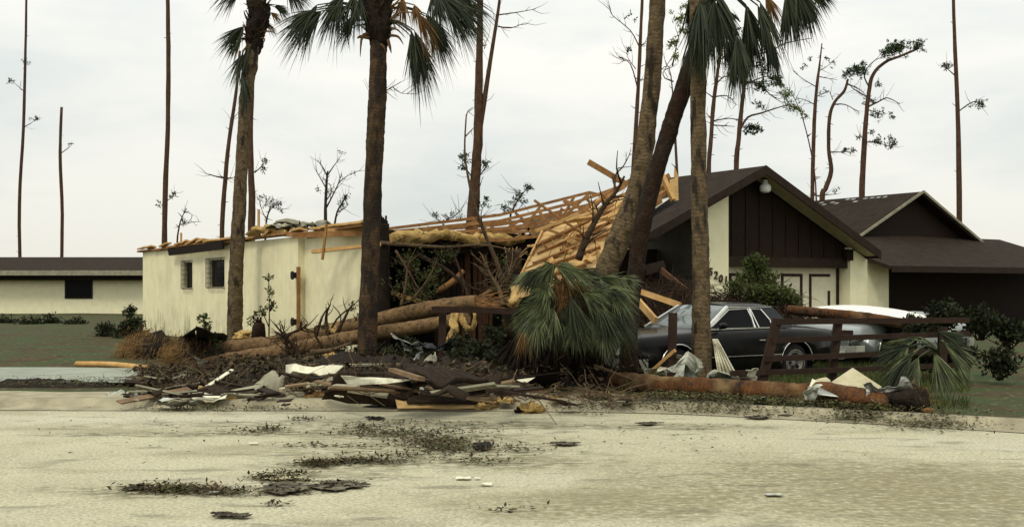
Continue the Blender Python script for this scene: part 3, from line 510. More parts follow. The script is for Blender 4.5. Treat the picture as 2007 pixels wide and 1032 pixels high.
nl = thing('neighbour_house', V(-32, 62, 0), 'low brown roofed house far behind the left end of the cream wall', 'house')
mb = MB(); mb.hexa([V(-50, 62, 0), V(-20.5, 62, 0), V(-20.5, 70, 0), V(-50, 70, 0)], [V(-50, 62, 2.3), V(-20.5, 62, 2.3), V(-20.5, 70, 2.3), V(-50, 70, 2.3)]); nlw = mb.build('wall', M['stucco2'], nl)
mb = MB(); mb.slab([V(-51, 61, 2.55), V(-20, 61, 2.55), V(-20, 66, 3.45), V(-51, 66, 3.45)], .1); mb.slab([V(-51, 71, 2.55), V(-20, 71, 2.55), V(-20, 66, 3.45), V(-51, 66, 3.45)], .1); mb.build('roof', M['shingle'], nl)
mb = MB(); mb.box(V(-35.5, 60.95, 2.42), (31, .06, .28)); mb.build('fascia', M['greyply'], nl)
mb = MB(); mb.box(V(-35.5, 61.6, 2.15), (30, .5, .3)); mb.build('beam', M['brown'], nl)
for x_ in (-44, -38, -31, -25):
    mb = MB(); mb.box(V(x_, 61.97, 1.5), (1.6, .05, 1.1)); wd = mb.build('window', M['brownbeam'], nl); mb = MB(); mb.box(V(x_, 61.94, 1.5), (1.4, .03, .92)); mb.build('pane', M['glassdk'], wd)
# ---------------------------------------------------------------- palms
def frond(mb, base, hub, tip, spread=60, n=40, w_=.030, seed=0, droop=.30, nrm=None, fold=.25):
    r = random.Random(seed); base, hub, tip = Vector(base), Vector(hub), Vector(tip)
    if base is not None and (hub - base).length > .05:
        mid = (base + hub) / 2 + V(0, 0, .12 * (hub - base).length); mb.tube([base, mid, hub], [.022, .016, .011], 5, sub=3)
    m = tip - hub; L = m.length; m.normalize()
    nrm = Vector(nrm) if nrm else V(r.uniform(-.5, .5), -1, r.uniform(-.3, .4)); s_ = m.cross(nrm).normalized(); nr = s_.cross(m).normalized()
    n = int(n * 1.7); w_ *= .62
    for i in range(n):
        f = -1 + 2 * (i + .5) / n; a = R(spread) * f * r.uniform(.9, 1.1); d = (m * math.cos(a) + s_ * math.sin(a) + nr * (fold * abs(f) + r.uniform(-.26, .26))).normalized()
        ln = L * (1 - .18 * f * f) * r.uniform(.68, 1.1); wd = d.cross((nr + ru(r) * .7).normalized())
        wd = wd.normalized() if wd.length > .01 else s_
        bend = r.uniform(.3, 2.0) * droop; side = ru(r) * .11
        K = 5; pp = []
        for k in range(K + 1):
            t = k / K; c = hub + d * ln * t + V(0, 0, -1) * bend * ln * t * t + side * ln * t * t; ww = w_ * (.45, 1, 1, .8, .45, .03)[k] * .5
            pp += [c - wd * ww, c + wd * ww]
        b = mb.add(pp)
        for k in range(K): mb.face([b + 2 * k, b + 2 * k + 1, b + 2 * k + 3, b + 2 * k + 2])
def trunk(mb, pts, Y, n=20, jit=.07, sub=16, dY=0):
    k = len(pts); mb.tube([P(x, y, Y + dY * i / (k - 1)) for i, (x, y, w_) in enumerate(pts)], [w_ * Y / F / 2 for x, y, w_ in pts], n, jit=jit, sub=sub, ring=.075)
def boots(parent, Y, spec, m):
    for i, (a, b, c, w_) in enumerate(spec):
        mb = MB(); pa, pb, pc = P(*a, Y - .1), P(*b, Y - .15), P(*c, Y - .1); mb.tube([pa, pb, pc], [w_, w_ * .8, w_ * .12], 5, sub=4); mb.build('leaf_stub', m, parent)
def palm(label, Y, pts, m, fronds, stubs=(), spl=None, dry=(), name='palm_tree', group='palms left standing in the yard'):
    b = P(pts[0][0], pts[0][1], Y); t = thing(name, V(b.x, b.y, 0), label, 'palm tree', group)
    mb = MB(); trunk(mb, pts, Y); mb.build('trunk', m, t)
    if spl:
        mb = MB(); q = [(spl[0][0], spl[0][1] + 12, spl[0][2] * .72)] + list(spl); trunk(mb, q, Y, 16, .4); mb.build('leaf_base_sheath', M['dead'], t)
        mb = MB(); r = random.Random(int(Y * 3)); 
        for i in range(110):                                # criss-crossed old leaf bases
            k = r.randrange(len(spl) - 1); f = r.random(); x, y, w_ = [spl[k][j] + (spl[k + 1][j] - spl[k][j]) * f for j in range(3)]; c = P(x, y, Y); a = r.uniform(0, 6.28); rr_ = w_ * Y / F / 2; o_ = V(math.cos(a), math.sin(a), 0); tz = V(-o_.y, o_.x, 0) * r.choice((-1, 1)); L_ = r.uniform(.14, .34)
            p0 = c + o_ * rr_ * .85; p1 = c + (o_ + tz * .35).normalized() * rr_ * r.uniform(1.05, 1.3) + V(0, 0, L_ * .6); p2 = p1 + o_ * L_ * r.uniform(.05, .6) + V(0, 0, L_ * r.uniform(-.3, .5)); w2 = r.uniform(.014, .03); mb.tube([p0, p1, p2], [w2, w2 * .8, w2 * .2], 5, sub=2)
        mb.build('leaf_bases', M['twigdk'], t)
    rj = random.Random(int(Y * 77)); fronds = list(fronds) + [(bs, (hb[0] + rj.uniform(-12, 12), hb[1] + rj.uniform(-12, 8)), (tp[0] + rj.uniform(-20, 20), tp[1] + rj.uniform(-22, 4)), sp * .8, int(n * .7), dy + rj.uniform(-.3, .3)) for bs, hb, tp, sp, n, dy in fronds]
    for i, (bs, hb, tp, sp, n, dy) in enumerate(fronds):
        mb = MB(); frond(mb, P(*bs, Y), P(*hb, Y + dy), P(*tp, Y + dy * 1.2), sp, n, .034, i * 7 + int(Y * 10)); mb.build('frond', M['frond'], t)
    for i, (bs, hb, tp, sp, n, dy) in enumerate(dry):
        mb = MB(); frond(mb, P(*bs, Y), P(*hb, Y + dy), P(*tp, Y + dy), sp, n, .024, 99 + i, .5); tag(mb.build('frond', M['dry'], t), 'dead brown frond')
    boots(t, Y, stubs, M['dry'])
    return t
palm('slender palm with a dark swollen neck in front of the long cream wall', 27,
     [(459, 700, 34), (460, 640, 31), (462, 560, 28), (467, 450, 27), (472, 350, 25), (477, 260, 23), (480, 205, 22), (485, 160, 26), (490, 125, 30), (497, 85, 25), (502, 50, 22), (508, 10, 24), (513, -40, 22)], M['palmA'],
     [((500, 70), (478, 52), (432, 98), 32, 34, -.3), ((500, 80), (472, 78), (447, 108), 22, 26, .2), ((498, 75), (474, 108), (458, 160), 20, 30, -.4), ((498, 80), (480, 150), (482, 205), 16, 26, -.5),
      ((506, 10), (470, -20), (425, 10), 40, 34, .1), ((510, 0), (560, -25), (610, 10), 40, 36, .3), ((506, 20), (540, 10), (568, 28), 28, 26, .4), ((510, -20), (500, -60), (470, -110), 60, 40, .3), ((510, -20), (540, -60), (580, -100), 60, 40, -.3)],
     [((497, 95), (476, 100), (478, 150), .03), ((508, 62), (530, 62), (545, 68), .02), ((505, 75), (518, 76), (517, 84), .03)],
     [(497, 95, 26), (500, 70, 38), (504, 40, 36), (508, 5, 40)],
     [((505, 40), (530, 25), (556, 40), 25, 22, 0), ((500, 50), (520, 45), (545, 58), 20, 20, .2)])
palm('tall dark trunked palm standing in the kerbside rubbish', 20,
     [(718, 742, 44), (719, 700, 39), (722.5, 600, 37), (728, 450, 35), (734, 300, 35), (739, 200, 35), (742, 110, 33), (743, 60, 36), (742, 0, 40), (742, -60, 40)], M['palmB'],
     [((735, 35), (630, 22), (556, 85), 30, 44, -.2), ((735, 30), (612, 18), (580, 88), 24, 30, .3), ((735, 20), (665, -5), (650, 76), 36, 50, .2), ((738, 10), (695, -12), (690, 62), 32, 36, -.2), ((735, 40), (698, 30), (662, 70), 18, 24, .5),
      ((750, 45), (806, 60), (832, 172), 15, 44, -.3), ((750, 40), (812, 60), (853, 150), 13, 36, .1), ((750, 20), (835, 28), (888, 108), 22, 50, .3), ((750, 10), (862, -5), (946, 68), 22, 52, -.2), ((750, 0), (880, -15), (960, 42), 16, 40, .4), ((748, -5), (850, -20), (875, 60), 34, 44, -.4),
      ((745, -30), (760, -90), (800, -150), 60, 40, .3), ((740, -30), (700, -90), (660, -140), 60, 40, -.3)],
     [((726, 66), (710, 72), (706, 112), .035), ((724, 74), (706, 72), (700, 76), .04), ((762, 70), (780, 72), (791, 88), .03), ((764, 58), (778, 58), (795, 75), .022), ((760, 78), (764, 92), (767, 105), .035), ((722, 50), (700, 50), (682, 62), .016), ((720, 35), (705, 40), (690, 42), .02), ((762, 40), (776, 32), (786, 30), .02), ((738, 80), (752, 92), (756, 108), .03)],
     [(744, 80, 36), (744, 62, 50), (742, 30, 50), (742, 0, 46), (742, -50, 44)],
     [((760, 30), (790, -5), (783, 48), 30, 30, -.1), ((760, 40), (820, 28), (858, 80), 26, 40, -.5), ((755, 20), (812, 10), (822, 45), 34, 30, -.5)])
palm('dark red trunked palm leaning right over the black coupe', 16.7,
     [(1232, 775, 40), (1232, 700, 37), (1233, 620, 36), (1245, 540, 34), (1258, 450, 33), (1282, 350, 33), (1307, 270, 33), (1330, 200, 34), (1360, 110, 32), (1377, 60, 30), (1392, 10, 30)], M['palmC'],
     [((1385, 50), (1378, 5), (1366, 118), 22, 60, -.45), ((1390, 30), (1400, 0), (1392, 112), 22, 56, -.5), ((1390, 20), (1412, -5), (1424, 98), 20, 46, -.3), ((1388, 10), (1356, -20), (1352, 70), 18, 30, .2), ((1392, 10), (1440, 40), (1412, 20), 14, 10, .2),
      ((1392, 10), (1400, -70), (1430, -140), 70, 50, .2), ((1390, 0), (1350, -60), (1300, -60), 50, 40, .2)], [], None, [])
palm('pale thick palm bending up from the fallen crown beside the leaning palm', 17.6,
     [(1163, 762, 48), (1166, 640, 46), (1178, 565, 44), (1196, 510, 46), (1222, 450, 47), (1241, 400, 42), (1256, 340, 38), (1266, 270, 35), (1279, 150, 33), (1288, 15, 31), (1292, -60, 30)], M['palmA'],
     [((1292, -60), (1300, -110), (1380, -80), 60, 40, .3), ((1292, -60), (1250, -110), (1190, -90), 60, 40, .3)], [], None, [])
palm('straight grey palm in front of the black coupe door', 16.4,
     [(1376, 775, 44), (1376, 715, 40), (1375, 640, 37), (1374.5, 560, 35), (1373, 480, 33), (1369, 300, 31), (1368, 120, 30), (1366, 20, 29), (1366, -40, 29)], M['palmA'],
     [((1370, -30), (1452, 78), (1452, 168), 24, 66, -.3), ((1370, -40), (1440, 70), (1424, 130), 20, 30, .2), ((1370, -40), (1462, 10), (1478, 128), 20, 66, .2), ((1370, -40), (1490, 5), (1515, 112), 17, 40, -.1), ((1370, -40), (1500, 60), (1525, 140), 15, 30, .3), ((1370, -50), (1545, -15), (1560, 75), 26, 56, .1),
      ((1370, -50), (1560, -20), (1600, 45), 22, 44, -.2), ((1370, -50), (1580, -30), (1640, -5), 26, 36, .3), ((1366, -40), (1300, -90), (1250, -100), 60, 40, 0)], [], None, [((1370, -40), (1500, -10), (1530, 50), 22, 20, .1)])

# crown of a fallen palm in the middle, its fans hanging to the ground
fc = thing('fallen_palm', G(1110, 770, .1), 'big drooping crown of green fans from a fallen palm, brown thatch in its middle', 'palm crown')
specs = [((1060, 528), (1028, 600), 40, 44), ((1085, 518), (1045, 560), 50, 40), ((1098, 515), (1150, 548), 30, 40), ((1130, 530), (1192, 560), 35, 44), ((1175, 545), (1248, 578), 35, 50), ((1195, 560), (1256, 622), 32, 50), ((1045, 535), (1012, 575), 24, 26),
         ((1040, 612), (1000, 662), 34, 54), ((1058, 608), (1040, 692), 32, 56), ((1092, 606), (1088, 690), 30, 60), ((1120, 590), (1140, 690), 30, 60), ((1150, 588), (1185, 700), 28, 60), ((1168, 580), (1225, 690), 26, 56), ((1190, 590), (1246, 680), 26, 50), ((1145, 570), (1215, 640), 28, 46), ((1120, 560), (1165, 600), 40, 40), ((1075, 560), (1060, 600), 40, 40),
         ((1215, 545), (1262, 560), 30, 34), ((1100, 620), (1120, 700), 40, 50), ((1180, 625), (1205, 715), 30, 50)]
rq = random.Random(61); sp2 = []
for (hb, tp, sp, n) in specs:
    sp2.append((hb, tp, sp, n))
    sp2.append(((hb[0] + rq.uniform(-14, 14), hb[1] + rq.uniform(-10, 14)), (tp[0] + rq.uniform(-22, 22), tp[1] + rq.uniform(-16, 10)), sp * rq.uniform(.4, .8), int(n * .7)))
for k in range(30):
    a = rq.uniform(-.35, math.pi + .35); u = rq.uniform(.25, 1); hx, hy = 1118 + 84 * math.cos(a) * u, 575 + 48 * math.sin(a) * u; L_ = rq.uniform(48, 76); sp2.append(((hx, hy), (hx + L_ * math.cos(a) * .75, hy + L_ * (.45 + .6 * max(0, math.sin(a)))), rq.uniform(26, 48), 44))
for i, (hb, tp, sp, n) in enumerate(sp2):
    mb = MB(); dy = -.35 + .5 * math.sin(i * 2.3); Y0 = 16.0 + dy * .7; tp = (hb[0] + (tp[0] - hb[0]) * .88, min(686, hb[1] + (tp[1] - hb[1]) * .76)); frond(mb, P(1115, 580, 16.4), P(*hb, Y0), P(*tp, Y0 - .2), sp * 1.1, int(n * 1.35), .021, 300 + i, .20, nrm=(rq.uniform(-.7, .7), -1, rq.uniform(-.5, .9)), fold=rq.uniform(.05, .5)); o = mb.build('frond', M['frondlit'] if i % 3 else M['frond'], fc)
for i, (hb, tp, sp, n) in enumerate([((1030, 640), (1018, 682), 20, 20), ((1045, 650), (1036, 688), 20, 16), ((1110, 560), (1112, 620), 34, 60), ((1118, 580), (1108, 640), 30, 50), ((1090, 555), (1080, 600), 40, 40), ((1130, 550), (1150, 590), 40, 40), ((1105, 540), (1120, 570), 50, 30)]):
    mb = MB(); frond(mb, P(1115, 600, 16.3), P(*hb, 15.7), P(*tp, 15.5), sp, n, .02, 400 + i, .3); tag(mb.build('frond', M['dry'], fc), 'dead brown frond')
mb = MB(); r = random.Random(7)
for i in range(1800):
    c = P(1112 + r.gauss(0, 20), 585 + r.gauss(0, 30), 15.65 + r.uniform(-.1, .3)); d = (ru(r) + V(0, -.3, -.5)).normalized(); mb.leaf(c, d, ru(r), r.uniform(.1, .3), .008)
mb.build('thatch', M['dry'], fc)
mb = MB(); mb.tube([P(1112, 590, 16.4), P(1125, 660, 17.2), P(1140, 720, 18.2)], [.16, .2, .22], 12, sub=4, jit=.1); mb.build('trunk', M['palmC'], fc)
mb = MB()
for i in range(34):
    x = r.uniform(1010, 1230); y = r.uniform(640, 690); Y0 = r.uniform(16.6, 17.6); gy = HY + 1.6 * F / Y0
    frond(mb, P(x, y, Y0), P(x, y, Y0), P(x + r.uniform(-30, 30), min(gy, y + 95), Y0 + .3), 30, 20, .035, 500 + i, .2)
mb.build('shade_fronds', M['dead'], fc)  # near-black fronds added to stand in for shade under the crown
# fans of a palm at the right edge
fr = thing('fallen_palm', G(1800, 770, .1), 'low tangle of long green palm fans at the right end of the board fence', 'palm fronds')
for i, (hb, tp, sp, n) in enumerate([((1785, 678), (1704, 700), 13, 30), ((1800, 660), (1715, 672), 12, 26), ((1790, 690), (1708, 735), 15, 40), ((1785, 700), (1730, 762), 16, 40), ((1800, 700), (1758, 780), 20, 40), ((1780, 665), (1742, 735), 14, 34), ((1840, 650), (1900, 680), 24, 40), ((1850, 670), (1910, 730), 26, 40), ((1830, 690), (1850, 780), 30, 40)]):
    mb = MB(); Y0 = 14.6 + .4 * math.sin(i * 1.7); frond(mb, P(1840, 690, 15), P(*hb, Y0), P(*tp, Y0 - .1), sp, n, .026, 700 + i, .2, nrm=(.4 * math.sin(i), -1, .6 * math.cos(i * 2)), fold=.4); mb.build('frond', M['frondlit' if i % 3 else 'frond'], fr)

# fallen palm trunks -----------------------------------------------------
def log(label, pts, rad, m, name='fallen_palm', grp='fallen palm trunks'):
    P_ = [P(*p) for p in pts]; t = thing(name, V(P_[0].x, P_[0].y, 0), label, 'fallen trunk', grp)
    mb = MB(); mb.tube(P_, rad, 20, sub=24, jit=.07, ring=.07); mb.build('trunk', m, t); return t
def rootball(t, c, r0, dirn, seed, n=650):
    r = random.Random(seed); mb = MB(); pts = []; nu, nv = 22, 12
    for j in range(nv):
        for i in range(nu):
            a = 2 * math.pi * i / nu; b = math.pi * j / (nv - 1); q = V(math.cos(a) * math.sin(b), math.sin(a) * math.sin(b), math.cos(b)); rr = r0 * (1 + .32 * noise.noise(q * 1.6 + V(seed, 0, 0)) + .16 * noise.noise(q * 5)); pts.append(c + V(q.x * rr * 1.15, q.y * rr, q.z * rr * .92))
    mb.grid(pts, nu, nv, True, True); mb.build('root_ball', M['soil'], t)
    mb = MB()
    for i in range(int(n * 1.8)):
        q = (ru(r) + dirn * .55 + V(0, 0, .2)).normalized(); s_ = c + V(q.x * r0 * 1.1, q.y * r0, q.z * r0 * .85); L_ = r0 * r.uniform(.15, .8) * r.uniform(.6, 1); e_ = s_ + (q + dirn * .5 + ru(r) * .8) * L_ * .5; f_ = e_ + V(dirn.x * .3, dirn.y * .3, -1) * L_ * .7; f_.z = max(.05, f_.z)
        d1, d2 = (e_ - s_), (f_ - e_); w_ = V(-.7, 0, .7) * r.uniform(.002, .006)
        b = mb.add([s_ - w_, s_ + w_, e_ + w_, e_ - w_, f_]); mb.face([b, b + 1, b + 2, b + 3]); mb.face([b + 3, b + 2, b + 4])
    mb.build('root_fibres', M['thatch'], t)
t = log('upper fallen palm trunk rising from its root ball towards the broken porch', [(400, 692, 23.6), (470, 680, 23.4), (560, 668, 22.8), (700, 636, 22.0), (850, 603, 21.3), (935, 591, 20.9)], [.19, .17, .165, .16, .155, .13], M['palmD'])
rootball(t, P(300, 693, 23.9), .50, V(-1, -.5, 0).normalized(), 11, 800); mb = MB(); mb.tube([P(330, 697, 23.8), P(400, 692, 23.6)], [.3, .2], 12, jit=.2, sub=3); mb.build('root_collar', M['soil'], t)
mb = MB(); r = random.Random(5)
for i in range(26):
    a = P(925 + r.uniform(-5, 5), 591 + r.uniform(-9, 9), 20.9); mb.beam(a, a + V(.35 + r.uniform(0, .4), -.1, r.uniform(-.15, .2)), .025, .012)
mb.build('splintered_end', M['lumber_d'], t)
t = log('lower fallen palm trunk whose fibrous root plate faces the driveway', [(400, 716, 21.6), (450, 705, 21.5), (560, 686, 21.1), (720, 656, 20.75), (870, 632, 20.5), (915, 622, 20.3)], [.15, .145, .14, .14, .135, .13], M['palmD'])
rootball(t, P(385, 697, 22.1), .44, V(-1, -.2, -.15).normalized(), 23, 700)
mb = MB(); mb.tube([P(372, 700, 22), P(415, 712, 21.7)], [.3, .16], 12, jit=.2, sub=3); mb.build('root_collar', M['soil'], t)
log('short fallen trunk section poking out behind the broken fence rail', [(925, 604, 22), (965, 597, 21.8), (1012, 588, 21.5)], [.10, .11, .11], M['palmD'])
t = log('thick rust red fallen palm trunk along the kerb in front of the coupe', [(1205, 744, 16.6), (1290, 753, 15.87), (1377, 759, 15.4), (1500, 766, 14.85), (1565, 770, 14.6), (1610, 769, 14.45), (1680, 780, 13.95), (1745, 787, 13.75)], [.125, .138, .142, .138, .132, .15, .14, .13], M['loglog'])
mb = MB(); mb.tube([P(1600, 768, 14.5), P(1615, 754, 14.55), P(1622, 749, 14.6)], [.13, .11, .05], 10, jit=.3, sub=3); mb.build('trunk_knob', M['paleply'], t)
rootball(t, P(1778, 786, 13.75), .24, V(1, -.4, 0).normalized(), 31, 40)
log('brown fallen trunk resting on the crushed silver car', [(1545, 606, 20.9), (1600, 612, 20.6), (1680, 620, 20.3), (1760, 632, 20.0), (1850, 645, 19.7)], [.09, .095, .10, .10, .09], M['loglog'])

# ---------------------------------------------------------------- pines and bare trees behind
def tree(name, label, Y, tr, br, blobs, m=None, lm=None, ls=.14, group='storm stripped trees behind the house', seed=1, cat='tree'):
    m = m or M['pine']; lm = lm or M['leafpine']; r = random.Random(seed); gy = HY + 1.65 * F / Y; b = P(tr[0][0], gy, Y)
    t = thing(name, V(b.x, b.y, 0), label, cat, group); mb = MB()
    pts = [(tr[0][0], gy, tr[0][2] * 1.05)] + list(tr) if tr[0][1] < gy - 5 else list(tr)
    mb.tube([P(x, y, Y) for x, y, w_ in pts], [w_ * Y / F / 2 for x, y, w_ in pts], 9, sub=4, jit=.12)
    for k, bb in enumerate(br):
        w0 = bb[0]; q = bb[1:]; dyy = r.uniform(-.8, .8); n_ = len(q) - 1
        pts = [P(x + (r.uniform(-1.5, 1.5) if i else 0), y, Y + dyy * i / n_) for i, (x, y) in enumerate(q)]
        mb.tube(pts, [w0 * Y / F / 2, w0 * .3 * Y / F / 2], 6, sub=3)
        for j in range(2 + n_ * 2):                              # twigs
            i = r.randrange(n_); f = r.random(); a = pts[i].lerp(pts[i + 1], f); d = (pts[i + 1] - pts[i]).normalized(); d = (d + ru(r) * .9).normalized(); L_ = r.uniform(.2, .8) * min(1, .4 + w0 / 4)
            mb.tube([a, a + d * L_ * .5 + ru(r) * .05, a + d * L_ + V(0, 0, .08)], [.012, .004], 4)
    for i in range(int(len(tr) * 2)):                            # snags on the trunk
        k = r.randrange(len(tr) - 1); f = r.random(); x = tr[k][0] + (tr[k + 1][0] - tr[k][0]) * f; y = tr[k][1] + (tr[k + 1][1] - tr[k][1]) * f; a = P(x, y, Y); s_ = r.choice((-1, 1)); L_ = r.uniform(.06, .26)
        mb.tube([a, a + V(s_ * L_, r.uniform(-.1, .1), r.uniform(-.12, .2))], [.025, .006], 4)
    mb.build('trunk', m, t)
    if blobs:
        mb = MB()
        for x, y, rp, n in blobs:
            c = P(x, y, Y + r.uniform(-.5, .5)); R_ = rp * Y / F
            for i in range(max(3, int(n / 4.5))):
                cc = c + V(r.gauss(0, .5) * R_, r.gauss(0, .5) * R_, r.gauss(0, .38) * R_); a0 = ru(r)
                for j in range(9):
                    d = (a0 * .5 + ru(r)).normalized(); mb.leaf(cc + ru(r) * .05, d, ru(r), ls * r.uniform(.6, 1.3), ls * .32)
        mb.build('crown', lm, t)
    return t
tree('pine_tree', 'bare straight pine pole at the far left of the house', 46, [(322, 500, 11), (324, 380, 10), (329, 250, 9), (330, 120, 8.5), (329, 15, 8), (328, -40, 7)], [(2, (325, 395), (337, 385), (343, 378))], [(340, 380, 9, 24), (312, 400, 8, 10)], seed=2)
tree('pine_tree', 'slightly curved thin pine rising beside the slender palm', 44, [(435, 470, 9), (438, 400, 9), (446, 300, 8), (457, 220, 7), (464, 170, 6), (470, 100, 5)], [(4, (439, 348), (425, 346), (404, 340)), (4, (440, 350), (458, 348)), (2, (452, 235), (460, 232))], [], seed=3)
tree('pine_tree', 'dark pine pole just right of the slender palm', 40, [(493, 470, 14), (494, 400, 14), (492, 340, 12), (491, 250, 10), (494, 170, 9), (496, 60, 8)], [(3, (499, 338), (512, 328), (519, 318))], [(519, 315, 6, 22), (514, 328, 5, 14)], seed=4)
tree('pine_tree', 'tall forked pine pole above the broken rafters', 38, [(923, 480, 27), (927, 420, 24), (932, 340, 20), (937, 265, 19), (938, 180, 16), (940, 90, 13), (941, 15, 12), (941, -40, 11)],
     [(13, (940, 250), (948, 200), (960, 120), (976, 15), (982, -40)), (4, (945, 195), (948, 190)), (3, (976, 52), (1000, 55), (1030, 45)), (3, (972, 30), (1010, 25), (1050, 18)), (3, (930, 350), (915, 335), (905, 320), (912, 300)), (3, (934, 350), (950, 330), (955, 315)), (3, (945, 90), (955, 88))],
     [(912, 312, 10, 60), (952, 320, 9, 40), (905, 330, 6, 20), (952, 390, 8, 24), (945, 405, 8, 24)], seed=5)
tree('bare_tree', 'small wind stripped tree with forked bare limbs over the long wall', 42, [(638, 450, 7), (638, 400, 6), (640, 360, 5), (642, 335, 3)],
     [(4, (638, 410), (650, 385), (663, 360), (670, 340)), (3, (640, 370), (628, 350), (620, 335)), (3, (641, 345), (655, 325), (665, 312)), (3, (641, 345), (630, 325), (624, 315)), (5, (655, 445), (660, 415), (672, 395), (680, 380)), (3, (664, 415), (676, 408), (682, 400)), (3, (638, 395), (650, 375), (645, 360)), (2, (662, 360), (680, 345), (700, 335))],
     [(672, 400, 10, 40), (650, 375, 8, 20), (690, 340, 8, 14), (672, 300, 5, 10), (680, 385, 8, 26), (620, 372, 6, 10)], m=M['twigdk'], ls=.1, seed=6)
tree('bare_tree', 'leafy sprig of a tree just above the yellow rubble on the wall', 44, [(520, 470, 4), (523, 430, 3), (530, 405, 2.5)], [(2, (523, 425), (535, 405), (545, 395)), (2, (522, 430), (512, 410), (508, 388)), (2, (528, 405), (545, 408), (552, 412))], [(512, 388, 6, 24), (530, 395, 10, 60), (545, 402, 8, 40), (550, 413, 4, 10), (520, 402, 6, 14)], m=M['twigdk'], ls=.11, seed=7)
tree('bare_tree', 'thin leafless sapling behind the far left wall corner', 42, [(347, 490, 4), (350, 450, 3), (357, 425, 2), (366, 408, 1.5)], [(2, (351, 440), (375, 435), (396, 434)), (1.5, (360, 418), (372, 412))], [(360, 437, 4, 6)], m=M['twigdk'], seed=8)
tree('bare_tree', 'low leafy branch rising behind the roof rafters', 34, [(1000, 440, 4), (1005, 412, 4), (1015, 392, 3), (1028, 375, 2), (1036, 365, 2)], [(2, (1005, 410), (990, 405), (980, 400)), (2, (1018, 390), (1025, 400)), (2, (1022, 382), (1012, 375))], [(1036, 367, 7, 50), (1020, 385, 9, 50), (1030, 395, 6, 20), (990, 407, 8, 40), (1005, 395, 7, 30)], m=M['twigdk'], ls=.1, seed=9)
tree('bare_tree', 'wispy branch of leaves above the yellow insulation', 34, [(868, 450, 3), (872, 435, 2), (880, 425, 2)], [(2, (870, 440), (858, 428), (853, 418)), (2, (875, 432), (895, 420), (905, 412))], [(854, 420, 5, 40), (884, 420, 9, 40), (905, 425, 9, 34), (935, 412, 5, 20)], m=M['twigdk'], ls=.08, seed=10)
tree('pine_tree', 'thin pine pole directly behind the pale bending palm', 36, [(1238, 400, 10), (1241, 340, 9), (1247, 240, 8), (1252, 150, 7), (1258, 15, 6), (1260, -40, 5)], [(3, (1249, 170), (1235, 125), (1210, 110)), (2.5, (1252, 90), (1235, 60), (1200, 30), (1195, 15)), (2, (1246, 135), (1232, 115), (1228, 100)), (2, (1250, 160), (1258, 155)), (2, (1252, 90), (1265, 85))], [(1240, 30, 8, 14), (1232, 100, 6, 8)], seed=11)
tree('broadleaf_tree', 'leafy limbs reaching out between the two crossing palms', 32, [(1330, 420, 6), (1325, 300, 5), (1320, 200, 4)], [(3, (1320, 200), (1310, 130), (1285, 150)), (3, (1318, 130), (1330, 70), (1345, 40)), (3, (1320, 160), (1300, 145), (1330, 95))], [(1330, 35, 12, 60), (1318, 85, 10, 60), (1335, 60, 8, 40), (1325, 110, 8, 30), (1345, 15, 9, 30)], lm=M['leafpale'], ls=.12, seed=12)
tree('pine_tree', 'crooked pine right of the grey palm, bare side branches', 38, [(1389, 350, 9), (1393, 280, 8), (1398, 210, 8), (1404, 160, 7), (1410, 120, 6), (1420, 60, 4), (1425, 15, 3)], [(3, (1404, 165), (1420, 150), (1450, 155), (1470, 165)), (3, (1399, 192), (1380, 178)), (3, (1400, 190), (1425, 188), (1445, 205)), (3, (1394, 232), (1384, 222)), (3, (1394, 238), (1430, 232), (1455, 238)), (3, (1395, 245), (1440, 248)), (3, (1408, 120), (1430, 105), (1440, 95))], [(1430, 100, 10, 40), (1440, 60, 10, 30), (1425, 90, 10, 30)], seed=13)
tree('pine_tree', 'pine with one long side limb above the gable', 38, [(1443, 345, 10), (1448, 270, 9), (1455, 200, 8), (1461, 150, 7), (1465, 100, 5), (1472, 40, 4)], [(5, (1450, 255), (1465, 230), (1490, 222), (1520, 212), (1545, 205)), (4, (1458, 160), (1490, 165), (1510, 185), (1530, 200)), (4, (1466, 110), (1510, 100), (1540, 85), (1590, 75)), (3, (1462, 165), (1500, 150), (1520, 155))],
     [(1475, 252, 13, 150), (1490, 168, 14, 120), (1520, 155, 12, 90), (1488, 205, 8, 40), (1490, 125, 12, 50), (1525, 160, 10, 40), (1500, 140, 8, 50)], seed=14)
tree('broadleaf_tree', 'pale green leafy twigs at the end of the long limb', 39, [(1600, 395, 3), (1590, 300, 2.5), (1570, 220, 2)], [(2, (1570, 220), (1550, 205), (1530, 180)), (2, (1572, 225), (1555, 190), (1540, 170))], [(1540, 185, 14, 90), (1560, 210, 12, 80), (1575, 225, 8, 40), (1545, 210, 10, 60), (1530, 165, 8, 30)], lm=M['leafpale'], ls=.12, seed=15)
tree('pine_tree', 'lone straight dead pine over the neighbour roof', 48, [(1592, 400, 8), (1594, 300, 8), (1597, 220, 7), (1602, 160, 6), (1606, 130, 4), (1611, 85, 2)], [(2, (1597, 205), (1575, 195), (1558, 192)), (2, (1599, 170), (1575, 155), (1555, 140)), (2, (1604, 140), (1620, 130), (1635, 118)), (2, (1603, 150), (1640, 157)), (2, (1600, 190), (1615, 182))], [(1575, 130, 6, 20), (1620, 115, 9, 20), (1590, 115, 7, 16), (1632, 128, 6, 12), (1612, 180, 9, 20)], seed=16)
